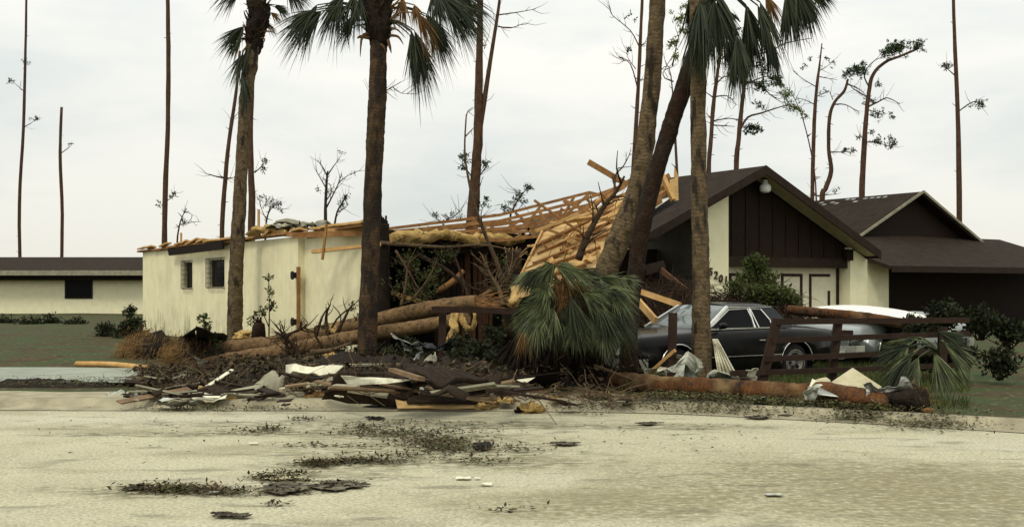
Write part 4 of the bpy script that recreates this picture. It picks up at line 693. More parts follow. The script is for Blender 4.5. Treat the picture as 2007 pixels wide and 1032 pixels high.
tree('pine_tree', 'zigzag pine with a dark tuft beside the lone dead pine', 48, [(1611, 400, 11), (1618, 370, 10), (1629, 335, 9), (1624, 290, 7), (1626, 230, 7), (1636, 200, 6), (1655, 178, 6), (1662, 155, 4)],
     [(3, (1626, 298), (1645, 298), (1665, 297)), (3, (1634, 205), (1655, 205), (1685, 220)), (2, (1632, 195), (1628, 180)), (4, (1610, 385), (1598, 382), (1592, 381)), (3, (1660, 165), (1680, 172), (1695, 185)), (2.5, (1614, 382), (1640, 380))], [(1655, 293, 6, 34), (1672, 296, 5, 24), (1662, 145, 9, 90), (1678, 135, 10, 130), (1690, 125, 6, 40), (1640, 378, 5, 14)], seed=17)
tree('pine_tree', 'bushiest pine at the right with dark needle tufts', 47, [(1689, 400, 12), (1692, 320, 11), (1697, 240, 9), (1703, 180, 8), (1712, 145, 7), (1735, 122, 6), (1765, 110, 5), (1800, 95, 4)],
     [(4, (1700, 210), (1720, 200), (1740, 192), (1765, 204)), (3, (1694, 278), (1720, 280), (1750, 290)), (3, (1703, 170), (1695, 145), (1715, 118), (1750, 108)), (2, (1693, 275), (1685, 265)), (3, (1700, 215), (1725, 222)), (3, (1700, 190), (1675, 175), (1665, 165))],
     [(1750, 95, 15, 260), (1735, 105, 10, 110), (1690, 140, 12, 130), (1722, 225, 11, 70), (1745, 280, 13, 90), (1710, 258, 6, 24), (1705, 200, 9, 70), (1745, 228, 8, 30), (1720, 275, 10, 60), (1682, 270, 4, 10), (1765, 90, 14, 160), (1720, 165, 7, 30), (1800, 90, 16, 160)], seed=18)
tree('pine_tree', 'tall pine stem beyond the right end of the fence', 47, [(1880, 420, 11), (1878, 250, 9), (1872, 100, 7), (1868, -20, 6)], [(3, (1877, 220), (1905, 200), (1930, 205)), (3, (1874, 150), (1850, 130))], [(1920, 203, 12, 80), (1855, 128, 10, 60)], seed=19)
tree('pine_tree', 'snapped pine pole behind the far left brown house', 75, [(120, 560, 7), (122, 420, 6.5), (118, 300, 6), (121, 210, 5)], [(2, (120, 300), (140, 285))], [(140, 284, 6, 20)], seed=20)
tree('pine_tree', 'half stripped pine at the left edge behind the brown house', 70, [(40, 560, 7), (38, 400, 6.5), (46, 250, 6), (50, 100, 5), (52, -20, 4)], [(2, (46, 250), (70, 235)), (2, (48, 180), (25, 160))], [(70, 232, 9, 50), (22, 158, 9, 50), (52, 120, 10, 40)], seed=21)
# broken black stump behind the kerbside palm and the grey stump at the porch
t = thing('tree_stump', V(*P(753, 700, 22.2).xy, 0), 'black snapped trunk hidden close behind the kerbside palm', 'stump'); mb = MB()
mb.tube([P(752, 720, 22.2), P(751, 600, 22.2), P(751, 480, 22.2), P(751, 438, 22.2)], [.17, .15, .13, .12], 12, sub=4, jit=.2)
for i in range(9): a = P(744 + i * 1.8, 445, 22.2 + (i % 3) * .05); mb.beam(a, a + V(0, 0, .1 + .14 * ((i * 7) % 5) / 4), .04, .03)
mb.build('trunk', M['dead'], t)
t = thing('tree_stump', V(*P(1005, 700, 23.3).xy, 0), 'grey snapped trunk with a pale splinter on top at the broken porch', 'stump'); mb = MB()
mb.tube([P(1003, 660, 23.3), P(1004, 560, 23.3), P(1006, 500, 23.3), P(1006, 492, 23.3)], [.22, .21, .19, .17], 12, sub=4, jit=.12); mb.build('trunk', M['palmB'], t)
mb = MB()
for i in range(12): a = P(992 + i * 2.2, 505, 23.2); mb.beam(a, a + V(r.uniform(-.1, .2), 0, .05 + .2 * r.random()), .03, .02)
mb.build('splinters', M['lumber'], t)
t = thing('tree_stump', V(*P(506, 690, 24.5).xy, 0), 'low jagged brown stump on the fallen trunk by the cream wall', 'stump'); mb = MB(); mb.tube([P(506, 672, 23.5), P(507, 640, 23.5), P(508, 632, 23.5)], [.2, .13, .1], 10, jit=.3)
for i in range(7): a = P(501 + i * 2, 637, 23.5); mb.beam(a, a + V(0, 0, .08 + .05 * (i % 3)), .04, .03)
mb.build('trunk', M['palmC'], t)
# ---------------------------------------------------------------- collapsed roof lumber
r = random.Random(21)
def board(mb, a, b, w_=.09, h_=.04, up=None, roll=None): mb.beam(P(*a), P(*b), h_, w_, up, r.uniform(-.25, .25) if roll is None else roll)
def truss(label, top, bot, webs, m='lumber_d', w_=.10):
    w_ *= .62
    c = P(*top[0]); t = thing('roof_truss', V(c.x, c.y, 0), label, 'roof truss', 'collapsed roof trusses')
    for nm, ch in (('top_chord', top), ('bottom_chord', bot)):
        if not ch: continue
        mb = MB()
        for a, b in zip(ch, ch[1:]): board(mb, a, b, w_, .045, roll=0)
        mb.build(nm, M[m], t)
    for a, b in webs: mb = MB(); board(mb, a, b, w_ * .9, .04, roll=0); mb.build('web', M[m], t)
truss('topmost long truss of bent rafters, peaked near the leaning palm', [(762, 448, 24.6), (980, 421, 25.2), (1155, 377, 25.7), (1182, 384, 25.8), (1215, 398, 25.9)], [(800, 455, 24.6), (980, 440, 25.2), (1150, 412, 25.6)],
      [((1010, 417, 25.3), (1062, 461, 25.2)), ((1156, 378, 25.7), (1130, 402, 25.6)), ((1125, 386, 25.6), (1100, 430, 25.4)), ((940, 428, 25), (905, 447, 24.9)), ((1060, 403, 25.4), (1035, 436, 25.3))], w_=.11)
truss('second truss running in one line to the leaning palm trunk', [(602, 460, 23.4), (760, 455, 23.8), (980, 433, 24.6), (1129, 396, 25.1), (1234, 359, 25.4)], [(770, 460, 23.9), (960, 455, 24.4), (1100, 440, 24.8), (1190, 410, 25.2)],
      [((1058, 415, 24.8), (1077, 452, 24.7)), ((1102, 408, 24.9), (1080, 447, 24.8)), ((1132, 399, 25), (1100, 432, 24.9)), ((980, 456, 24.5), (1022, 430, 24.7)), ((1150, 390, 25.1), (1175, 415, 25.1)), ((1190, 378, 25.2), (1160, 408, 25.1)), ((930, 437, 24.5), (965, 455, 24.5))], w_=.115)
truss('third truss with crossed webs low over the dark porch', [(800, 462, 23.7), (1000, 446, 24.3), (1120, 425, 24.5), (1225, 366, 25.0)], [(860, 466, 23.7), (980, 471, 24.1), (1060, 462, 24.3)],
      [((1000, 447, 24.3), (1040, 466, 24.3)), ((960, 450, 24.2), (990, 470, 24.2)), ((1045, 440, 24.3), (1015, 468, 24.3)), ((1085, 430, 24.4), (1068, 462, 24.3)), ((1120, 424, 24.5), (1085, 448, 24.4)), ((905, 455, 24), (925, 468, 24)), ((1030, 442, 24.3), (1050, 465, 24.3))], 'lumber_d', .11)
truss('rearmost truss half hidden behind the other rafters', [(830, 452, 26.3), (1010, 434, 26.6), (1140, 404, 26.8), (1240, 378, 27)], [(900, 462, 26.2), (1060, 452, 26.6), (1180, 430, 26.8)],
      [((1020, 430, 26.6), (1045, 452, 26.6)), ((1070, 422, 26.6), (1050, 450, 26.6)), ((1090, 415, 26.6), (1120, 440, 26.7)), ((970, 440, 26.5), (950, 458, 26.4)), ((1140, 404, 26.8), (1120, 438, 26.7))], 'lumber_d', .10)
# tilted plywood roof deck, seen from its underside
A_, B_, C_ = P(1061, 458, 24.0), P(1232, 378, 25.2), P(1012, 558, 22.3); pn = (B_ - A_).cross(C_ - A_).normalized()
if pn.y > 0: pn = -pn
def PP(px, py, off=0):
    d = P(px, py, 1) - V(0, 0, H); o = V(0, 0, H); k = (A_ + pn * off - o).dot(pn) / d.dot(pn); return o + d * k
dk = thing('roof_deck', V(C_.x, C_.y, 0), 'torn slope of yellow plywood roof decking hanging down behind the fallen palm crown', 'roof deck')
rows = [((1061, 458), (1236, 378)), ((1050, 482), (1232, 398)), ((1040, 503), (1230, 420)), ((1030, 524), (1222, 446)), ((1021, 541), (1208, 470)), ((1010, 560), (1180, 505)), ((1002, 588), (1160, 545))]
for i in range(len(rows) - 1):
    (a, b), (c, d) = rows[i], rows[i + 1]; cuts = [0] + sorted(r.uniform(.2, .8) for _ in range(2)) + [1]
    for j in range(len(cuts) - 1):
        f0, f1 = cuts[j] + .004, cuts[j + 1] - .004; o_ = r.uniform(-.03, .05); o2 = o_ + r.uniform(-.02, .06)
        def L(p, q, f): return (p[0] + (q[0] - p[0]) * f, p[1] + (q[1] - p[1]) * f)
        q = [PP(*L(a, b, f0), o_), PP(*L(a, b, f1), o_), PP(*L(c, d, f1), o2), PP(*L(c, d, f0), o2)]
        mb = MB(); mb.prism(q, -pn * .016); mb.build('plywood_sheet', M['ply'], dk)
for i, (a, b) in enumerate(rows[1:-1]):
    mb = MB(); j = (r.uniform(0, 16), r.uniform(-50, 0)); mb.beam(PP(a[0] + j[0], a[1] - j[0] * .45, .08), PP(b[0] + j[1], b[1] - j[1] * .45, .08), .045, .08, up=pn); mb.build('rafter', M['lumber_d'], dk)
mb = MB(); mb.beam(PP(1063, 455, .05), PP(1012, 560, .05), .04, .1, up=pn); mb.build('edge_rafter', M['lumber'], dk)
mb = MB()
for i in range(40): a = PP(1066 + r.uniform(0, 150), 470 + r.uniform(-10, 60), .04); mb.slab([a, a + rv(r, .2), a + rv(r, .2), a + rv(r, .15)], .01)
mb.build('splinters', M['lumber'], dk)
# loose timbers
def loose(label, a, b, w_=.09, h_=.04, m='lumber', nm='loose_board', cat='board', roll=None, grp='loose boards'):
    mb = MB(); board(mb, a, b, w_, h_, roll=roll); c = P(*a); o = mb.build(nm, M[m], None, V(c.x, c.y, max(0, c.z - .02))); tag(o, label, cat, grp); return o
loose('loose rafter jutting into the sky above the truss pile', (1153, 317, 25.2), (1230, 362, 25.4), .13, .05, 'lumber_d', roll=0)
loose('pale brace lying aslant up the plywood deck', (1106, 476, 23.6), (1180, 386, 25.0), .11, .05)
loose('pale stick leaning beside the aslant brace', (1135, 470, 23.6), (1200, 396, 24.8), .07, .04)
loose('long rafter crossing the deck top into the palm fork', (1060, 461, 24.4), (1238, 352, 25.2), .10, .045, 'lumber_d')
bd = [((1185, 418, 25.4), (1296, 347, 26.6)), ((1195, 424, 25.4), (1300, 356, 26.6)), ((1200, 432, 25.3), (1303, 366, 26.5)), ((1200, 440, 25.2), (1300, 378, 26.3)), ((1215, 440, 25.1), (1312, 372, 26.2)), ((1190, 408, 25.6), (1288, 350, 26.7)), ((1210, 405, 25.8), (1312, 344, 26.8)), ((1180, 398, 25.9), (1290, 360, 26.8)), ((1205, 452, 25.0), (1296, 392, 26.0))]
bw = thing('splintered_rafter_bundle', V(3.2, 25.4, 0), 'fanned bundle of pale broken rafters behind the crossing palms', 'lumber bundle')
for i, (a, b) in enumerate(bd): mb = MB(); board(mb, a, b, .13, .045); mb.build('rafter', M['lumber'] if i % 2 else M['lumber_d'], bw)
mb = MB(); board(mb, (1298, 344, 26.2), (1320, 392, 26.0), .14, .10, roll=.6); mb.build('end_block', M['lumber'], bw)
mb = MB(); mb.prism([P(1312, 352, 26.4), P(1329, 347, 26.5), P(1330, 392, 26.4), P(1318, 394, 26.3)], V(0, .02, 0)); mb.build('plywood_end', M['ply'], bw)
mb = MB(); mb.prism([P(1322, 326, 26.5), P(1330, 346, 26.5), P(1329, 352, 26.5), P(1321, 347, 26.5)], V(0, .03, 0)); mb.build('upright_splinter', M['lumber'], bw)
mb = MB(); mb.prism([P(1298, 400, 26.6), P(1318, 385, 26.8), P(1330, 392, 26.8), P(1325, 398, 26.6), P(1275, 428, 26.0), P(1262, 424, 26)], V(0, .05, 0)); mb.build('torn_felt', M['felt'], bw)
mb = MB(); pts = [P(1266 + 50 * i / 5, 424 - 22 * i / 5 - 9 * j + r.uniform(-2, 2), 27.3 + .3 * j) for j in range(3) for i in range(6)]; mb.grid(pts, 6, 3); tag(mb.build('tarp_scrap', M['tarp'], None, P(1280, 420, 27.3), .01), 'pale blue white tarp scrap on the garage roof edge', 'tarp')
loose('short brown plank hanging straight down the cream wall', (640, 440, 22.7), (632, 508, 22.6), .12, .04, 'lumber_d', roll=0)
loose('pale pole propped across the cream wall under the eave', (612, 493, 22.9), (745, 478, 21.6), .075, .06)
loose('long board lying on the wall top by the kerbside palm', (575, 461, 23.6), (745, 455, 22.4), .12, .05, 'lumber_d')
loose('second long board on the wall top just above the first', (640, 452, 23.5), (750, 449, 22.4), .11, .05, 'lumber')
loose('pale upright stud standing behind the yellow rubble', (507, 465, 30), (507, 410, 30), .10, .05, 'lumber', roll=0)
loose('short pale upright stud at the far left of the wall top', (355, 482, 36), (355, 456, 36), .08, .05, 'lumber', roll=0)
loose('yellow plank sloping down onto the coupe windscreen', (1252, 570, 20.8), (1334, 598, 20.0), .11, .05, 'lumber')
loose('yellow plank with its end on the coupe bonnet', (1238, 575, 20.0), (1285, 628, 18.6), .12, .06, 'lumber')
loose('pale stick leaning on the upright fence post', (1275, 729, 16.6), (1323, 686, 16.2), .05, .04, 'lumber')
loose('brown rafter fallen against the shaded porch wall', (1285, 520, 27), (1352, 575, 25), .13, .06, 'red')
loose('dark beam end on the heap under the porch', (1262, 530, 26.4), (1300, 520, 26.8), .25, .12, 'brownbeam')
loose('pale strip of wood in the dark porch above the upper trunk', (767, 573, 22.6), (836, 594, 22.3), .08, .03, 'lumber')
mb = MB(); pts = [P(850, 573, 23), P(865, 566, 23), P(888, 550, 23.1), P(908, 530, 23.2)]; mb.tube(pts, [.03, .07, .07, .05], 5, sub=3); tag(mb.build('bark_strip', M['lumber_d'], None, P(860, 573, 23)), 'curved strip of torn wood across the bare studs', 'wood strip')
# rubble on the wall top
mb = MB(); puff(mb, [P(486, 462, 27.5), P(500, 455, 27.3), P(520, 450, 27), P(545, 452, 26.7), P(560, 458, 26.4)], [.04, .09, .11, .08, .03], 3, 16); tag(mb.build('insulation_heap', M['insul'], None, P(500, 460, 27.3)), 'yellow insulation heap on top of the cream wall', 'insulation')
mb = MB()
for k, (x, y) in enumerate([(545, 440), (560, 432), (575, 440), (590, 436), (612, 440), (560, 446), (600, 447), (630, 437)]):
    a = P(x, y, 26.5 + .2 * k); pts = [a + V((i - 2) * .16, j * .1, .10 * noise.noise(V(i * .9, j * .9, k)) * 2 - .02 * (i - 2) ** 2) for j in range(4) for i in range(5)]; mb.grid(pts, 5, 4)
tag(mb.build('crumpled_roofing', M['greyply'], None, P(560, 445, 26.5), .02), 'crumpled grey roofing and brush on the wall top', 'roofing')
mb = MB(); mb.prism([P(618, 434, 25.2), P(640, 437, 25.1), P(636, 452, 25.1), P(624, 453, 25.2)], V(0, .02, 0)); tag(mb.build('sheet_scrap', M['metal'], None, P(628, 452, 25.2)), 'small grey sheet standing on the wall top', 'sheet metal')
mb = MB(); mb.box(P(648, 448, 25), (.22, .12, .16)); tag(mb.build('wood_block', M['lumber'], None, P(648, 455, 25)), 'pale wood block beside the grey sheet on the wall', 'block')

# ---------------------------------------------------------------- cars
def make_car(org, head, paint, label, name='black_coupe', roofmat='vinyl', crushed=False, cat='car', extra=True):
    hd = Vector((head[0], head[1], 0)).normalized(); lf = V(-hd.y, hd.x, 0)
    t = thing(name, V(org[0], org[1], 0), label, cat); g0 = -.01
    def C(x, y, z): return V(org[0], org[1], g0) + hd * x + lf * y + V(0, 0, z)
    st = [(-2.62, .74, .60, .80), (-2.58, .82, .50, .86), (-2.3, .88, .40, .90), (-1.9, .90, .26, .925), (-1.37, .91, .20, .945), (-.9, .915, .20, .955), (-.3, .915, .19, .95), (.3, .915, .19, .945), (.72, .91, .19, .94), (1.0, .91, .20, .925), (1.37, .90, .22, .905), (1.8, .88, .26, .88), (2.15, .86, .34, .855), (2.28, .82, .42, .83), (2.32, .74, .52, .78)]
    prof = lambda w_, zb, zt: [(0, zb), (w_ - .14, zb), (w_ - .05, zb + .05), (w_ - .01, zb + .18), (w_, (zb + zt) / 2 - .02), (w_ - .008, zt - .30), (w_ - .022, zt - .17), (w_ - .035, zt - .09), (w_ - .075, zt - .025), (w_ - .15, zt), (w_ - .40, zt + .022), (w_ * .3, zt + .036), (0, zt + .04)]
    mb = MB(); pts = []
    for x, w_, zb, zt in st:
        h_ = prof(w_, zb, zt); ring = [(y, z) for y, z in h_] + [(-y, z) for y, z in h_[-2:0:-1]]
        if x > 1.0: ring = [(y, z + (.02 if .12 < abs(y) < .45 and z > zt else 0)) for y, z in ring]
        pts += [C(x, y, z) for y, z in ring]; nr_ = len(ring)
    b = mb.grid(pts, nr_, len(st), True, True); mb.face([b + i for i in range(nr_)]); mb.face([b + (len(st) - 1) * nr_ + i for i in reversed(range(nr_))])
    body = mb.build('body', M[paint], t)
    cut = MB()
    for x in (1.37, -1.37): cut.tube([C(x, 1.2, .33), C(x, -1.2, .33)], .385, 28, smooth=False)
    cb = cut.build('cutter', M[paint], t); bpy.context.view_layer.update()
    md = body.modifiers.new('b', 'BOOLEAN'); md.object = cb; md.operation = 'DIFFERENCE'; md.solver = 'EXACT'
    bpy.context.view_layer.update(); me = bpy.data.meshes.new_from_object(body.evaluated_get(bpy.context.evaluated_depsgraph_get())); body.modifiers.clear(); body.data = me; bpy.data.objects.remove(cb)
    me.materials.clear(); me.materials.append(M[paint])
    mb = MB(); mb.hexa([C(-1.9, -.80, .2), C(1.9, -.8, .2), C(1.9, .8, .2), C(-1.9, .8, .2)], [C(-1.9, -.62, .7), C(1.9, -.62, .7), C(1.9, .62, .7), C(-1.9, .62, .7)]); mb.build('underbody', M['under'], t)
    for x in (1.37, -1.37):
        for s_ in (1, -1):
            mb = MB(); cy = .76 * s_; pr = [(-.10, .20), (-.10, .30), (-.07, .335), (.07, .335), (.10, .30), (.10, .20)]
            pp = [C(x + math.cos(a * math.pi / 14) * rr, cy + yy, .335 + math.sin(a * math.pi / 14) * rr) for yy, rr in pr for a in range(28)]; mb.grid(pp, 28, len(pr), True, True); wh = mb.build('wheel', M['rubber'], t)
            mb = MB(); pr = [(.105, .235), (.108, .215)]; pp = [C(x + math.cos(a * math.pi / 14) * rr, cy + yy * s_, .335 + math.sin(a * math.pi / 14) * rr) for yy, rr in pr for a in range(28)]; mb.grid(pp, 28, 2, True, True); mb.build('wheel_ring', M['under' if crushed else 'rimgrey'], wh)
            mb = MB(); pr = [(.10, .20), (.105, .175), (.06, .155), (.03, .13), (.05, .09), (.055, .05), (.06, .0)]; pp = [C(x + math.cos(a * math.pi / 14) * rr, cy + yy * s_, .335 + math.sin(a * math.pi / 14) * rr) for yy, rr in pr for a in range(28)]; mb.grid(pp, 28, len(pr), True, True)
            mb.build('rim', M['under' if crushed else 'rimgrey'], wh)
            mb = MB()
            for k in range(5): a = k * 2 * math.pi / 5; mb.beam(C(x + math.cos(a) * .06, cy + .062 * s_, .335 + math.sin(a) * .06), C(x + math.cos(a) * .15, cy + .064 * s_, .335 + math.sin(a) * .15), .045, .02, up=lf)
            mb.build('rim_slot', M['rubber'], wh)
    if crushed:
        mb = MB(); pts = [C(-1.4 + 2.4 * i / 7, -.7 + 1.4 * j / 5, 1.0 + .12 * noise.noise(V(i * .8, j * .8, 5)) + .06) for j in range(6) for i in range(8)]; mb.grid(pts, 8, 6); mb.build('crushed_roof', M[paint], t, None, .03)
    else:
        zr = 1.335; WB, WT, RT, RB = (.74, .92, .76), (.05, zr, .60), (-1.02, 1.325, .59), (-1.32, .945, .72)
        def sp(a, b, f, o_=0): return (a[0] + (b[0] - a[0]) * f, a[1] + (b[1] - a[1]) * f, a[2] + (b[2] - a[2]) * f + o_)
        mb = MB(); nx, ny = 9, 9; pts = []           # roof skin
        for j in range(ny):
            for i in range(nx):
                f = i / (nx - 1); g = -1 + 2 * j / (ny - 1); x = WT[0] + (RT[0] - WT[0]) * f; w_ = (WT[2] + (RT[2] - WT[2]) * f) + .02; e_ = 1 - abs(g) ** 3; pts.append(C(x, g * w_, zr + .012 * math.sin(f * math.pi) - .035 + .075 * (1 - abs(g) ** 2.6)))
        mb.grid(pts, nx, ny); mb.build('roof', M[paint], t, None, .03)
        # windscreen and rear window
        for nm, a, b in (('windscreen', WB, WT), ('rear_window', RB, RT)):
            mb = MB(); pts = []; bul = .10 if nm == 'windscreen' else -.04
            for j in range(5):
                f = j / 4
                for i in range(9): g = -1 + 2 * i / 8; q = sp(a, b, f); pts.append(C(q[0] + bul * (1 - g * g) * (1 - .4 * f), g * q[2], q[1] + .02 * (1 - g * g) * f))
            mb.grid(pts, 9, 5); mb.build(nm, M['glass'], t, None, .01)
        for s_ in (1, -1):
            def S(x, z, o_=0): w_ = .795 + (z - .94) / (zr - .94) * (.615 - .795); return C(x, (w_ + o_) * s_, z)
            # side panel with window openings: glass panes set in trim
            dw = [(.62, .965), (.04, 1.285), (-.40, 1.295), (-.46, .965)]; qw = [(-.54, .965), (-.47, 1.293), (-.72, 1.285), (-.86, 1.10), (-.86, .965)]
            for nm, poly in (('door_window', dw), ('quarter_window', qw)):
                mb = MB(); b0 = mb.add([S(x, z) for x, z in poly]); mb.face([b0 + i for i in range(len(poly))]); wn = mb.build(nm, M['glassdk'], t, None, .008)
                mb = MB(); k = len(poly)
                for i in range(k): a, b = poly[i], poly[(i + 1) % k]; mb.beam(S(a[0], a[1], .008), S(b[0], b[1], .008), .02, .026, up=lf)
                mb.build('window_trim', M['chrome'], wn)
            mb = MB(); poly = [(-.87, .94), (-.87, 1.10), (-.73, 1.29), (.0, 1.30), (.03, 1.335), (-1.02, 1.33), (-1.12, 1.23), (-1.36, .95)]
            b0 = mb.add([S(x, z, -.002) for x, z in poly]); mb.face([b0 + i for i in range(len(poly))]); mb.build('rear_pillar', M['vinyl'] if roofmat == 'vinyl' else M[paint], t, None, .02)
            mb = MB(); mb.beam(S(.70, .95, .0), S(.05, 1.33, .0), .045, .05, up=lf); mb.build('front_pillar', M['chrome'], t)
            mb = MB(); mb.beam(S(.05, 1.325, .01), S(-1.0, 1.32, .01), .022, .02, up=lf); mb.beam(S(-.43, .965, .004), S(-.44, 1.30, .004), .03, .05, up=lf); mb.build('door_pillar', M['chrome'], t)
            mb = MB(); mb.beam(S(.65, .955, .02), S(-1.0, .962, .02), .02, .022, up=lf); mb.build('belt_trim', M['chrome'], t)
        mb = MB(); a = C(.42, .93, 1.0); mb.tube([C(.42, .84, .97), C(.43, .95, 1.0)], .02, 6); pp = [a + hd * (.05 * math.cos(j * math.pi / 6) * 1) + lf * (.10 * math.sin(j * math.pi / 6) * math.cos(i * math.pi / 5)) + V(0, 0, .02 + .055 * math.sin(j * math.pi / 6) * math.sin(i * math.pi / 5)) for j in range(7) for i in range(10)]; mb.grid(pp, 10, 7, True, True); mb.build('mirror', M[paint], t)
    for s_ in (1, -1):
        mb = MB(); mb.beam(C(.85, .925 * s_, .50), C(-.95, .925 * s_, .50), .012, .018, up=lf); mb.build('side_moulding', M['chrome'], t)
        for x in (1.37, -1.37):
            mb = MB(); mb.tube([C(x + .40 * math.cos(a), .905 * s_, .335 + .40 * math.sin(a)) for a in [math.pi * k / 16 for k in range(17)]], .011, 6); mb.build('arch_trim', M['chrome'], t)
        mb = MB(); mb.hexa([C(2.30, .44 * s_, .58), C(2.34, .44 * s_, .58), C(2.32, .78 * s_, .58), C(2.24, .82 * s_, .58)], [C(2.28, .44 * s_, .74), C(2.33, .44 * s_, .74), C(2.31, .78 * s_, .74), C(2.22, .82 * s_, .74)]); mb.build('headlight', M['lampglass'], t)
        mb = MB(); mb.tube([C(.84, .918 * s_, .93), C(.84, .935 * s_, .40)], .004, 4); mb.tube([C(-.62, .912 * s_, .93), C(-.6, .928 * s_, .35)], .004, 4); mb.build('door_seam', M['rubber'], t)
        mb = MB(); mb.beam(C(-.42, .925 * s_, .76), C(-.56, .925 * s_, .76), .02, .03, up=lf); mb.build('door_handle', M['chrome'], t)
        mb = MB(); mb.hexa([C(-2.63, .5 * s_, .62), C(-2.60, .5 * s_, .62), C(-2.56, .80 * s_, .62), C(-2.62, .80 * s_, .62)], [C(-2.63, .5 * s_, .82), C(-2.6, .5 * s_, .82), C(-2.56, .8 * s_, .82), C(-2.62, .8 * s_, .82)]); mb.build('tail_light', M['trim'], t)
    mb = MB(); mb.hexa([C(2.29, -.42, .50), C(2.36, -.42, .50), C(2.36, .42, .50), C(2.29, .42, .5)], [C(2.26, -.42, .78), C(2.33, -.42, .78), C(2.33, .42, .78), C(2.26, .42, .78)]); gr = mb.build('grille', M['chrome'], t)
    for x, nm in ((2.36, 'front_bumper'), (-2.66, 'rear_bumper')):
        mb = MB(); s_ = 1 if x > 0 else -1; pts = [C(x - .32 * s_, .90, .44), C(x - .05 * s_, .88, .44), C(x + .06 * s_, .6, .44), C(x + .09 * s_, 0, .44), C(x + .06 * s_, -.6, .44), C(x - .05 * s_, -.88, .44), C(x - .32 * s_, -.9, .44)]
        for z_, h_ in ((0, .16),):
            for a, b in zip(pts, pts[1:]): mb.beam(a, b, .05, h_)
        mb.build(nm, M['chrome'], t)
    return t
make_car((3.41, 19.05), (-.846, -.535), 'paint', 'black two door coupe with grey vinyl top parked behind the straight grey palm', roofmat='vinyl')
make_car((8.1, 23.4), (.75, .66), 'silver', 'crushed silver car under the brown fallen trunk behind the board fence', name='silver_car', roofmat='paint', crushed=True)
# white hull
mb = MB(); nx, ny = 24, 9; a0, b0 = P(1588, 606, 23.2), P(1850, 632, 21.0); ax = (b0 - a0); Lh = ax.length; ax.normalize(); sd_ = V(-ax.y, ax.x, 0).normalized(); pts = []
for j in range(ny):
    for i in range(nx):
        f = i / (nx - 1); g = -1 + 2 * j / (ny - 1); w_ = .75 * math.sin(math.pi * min(1, .04 + f * .96)) ** .55; pts.append(a0 + ax * Lh * f + sd_ * (w_ * g) + V(0, 0, .20 * math.sin(math.pi * min(1, .03 + f * .97)) ** .7 * (1 - g * g) - .02))
mb.grid(pts, nx, ny); t = thing('overturned_boat', V(a0.x, a0.y, 0), 'white upturned boat hull lying behind the brown trunk by the garage', 'boat'); mb.build('hull', M['gel'], t, None, .03)
mb = MB(); mb.tube([a0 + ax * Lh * (i / 14) - sd_ * .76 * math.sin(math.pi * min(1, .04 + i / 14 * .96)) ** .55 for i in range(15)], .025, 6); mb.build('gunwale', M['silver'], t)
mb = MB(); [mb.box(a0 + ax * Lh * f + V(0, 0, -.5), (.5, .4, 1.0)) for f in (.25, .7)]; mb.build('cradle', M['under'], t)

# ---------------------------------------------------------------- board fences
def fence(label, posts, rails, loc):
    t = thing('board_fence', loc, label, 'fence', 'brown board fence remains')
    for a, b, w_ in posts: mb = MB(); mb.beam(P(*a), P(*b), w_, w_, up=V(0, 1, 0)); mb.build('post', M['fence'], t)
    for q, w_ in rails:
        mb = MB()
        for a, b in zip(q, q[1:]): mb.beam(P(*a), P(*b), .035, w_)
        mb.build('rail', M['fence'], t)
    return t
fence('four rail brown board fence right of the coupe, its first post leaning', [((1486, 780, 15.9), (1523, 625, 16.0), .125), ((1625, 782, 16.5), (1642, 634, 16.6), .115), ((1845, 790, 17.2), (1848, 640, 17.3), .115)],
      [([(1524, 630, 15.9), (1640, 629, 16.5), (1760, 628, 17.0), (1900, 627, 17.6)], .088), ([(1512, 667, 15.9), (1640, 662, 16.5), (1760, 658, 17), (1900, 654, 17.6)], .083), ([(1500, 703, 15.85), (1640, 697, 16.45), (1760, 691, 17), (1900, 686, 17.5)], .083), ([(1432, 731, 15.8), (1500, 729, 15.85), (1640, 725, 16.45), (1760, 720, 17), (1900, 714, 17.5)], .078)], V(4, 16.2, 0))
fence('lone brown fence post standing in front of the coupe wing', [((1315, 785, 16.3), (1319, 613, 16.4), .12)], [], V(2.4, 16.4, 0))
fence('broken fence corner with one long top rail in front of the fallen trunks', [((865, 735, 19.2), (868, 601, 19.3), .13)], [([(846, 606, 19.1), (930, 607, 19), (1012, 610, 18.9)], .11)], V(-1.2, 19.2, 0))

# ---------------------------------------------------------------- rubbish along the kerb
def sheet(label, cat, nm, m, corners, t_=.02, wav=.0, n=7, grp=None, seed=0, child=None):
    c = [G(x, y, h_) for x, y, h_ in corners]; mb = MB()
    if len(c) == 3: c = c + [c[2] + (c[1] - c[2]) * .02]
    pts = []
    for j in range(n):
        for i in range(n):
            f, g = i / (n - 1), j / (n - 1); p = (c[0] * (1 - f) + c[1] * f) * (1 - g) + (c[3] * (1 - f) + c[2] * f) * g
            ed = .04 * (1 if (i in (0, n - 1) or j in (0, n - 1)) else 0); p = p + V(ed * noise.noise(V(i * 3.1, j * 2.7, seed)), ed * noise.noise(V(i * 2.1, j * 3.7, seed + 9)), wav * noise.noise(V(f * 2.6, g * 2.6, seed * 3.3)) * 2)
            pts.append(p)
    mb.grid(pts, n, n, wav > .03); cc = (c[0] + c[2]) / 2
    o = mb.build(nm, M[m], None, V(cc.x, cc.y, max(.09, min(q.z for q in c))), t_); tag(o, label, cat, grp); return o
g1 = 'torn roofing panels on the kerb'
sheet('big slab of brown shingled roof propped over a dark gap at the kerb', 'roof panel', 'roof_panel', 'shingle2', [(631, 781, .14), (776, 791, .08), (850, 744, .40), (662, 730, .52)], .06, .05, 9, g1, 1)
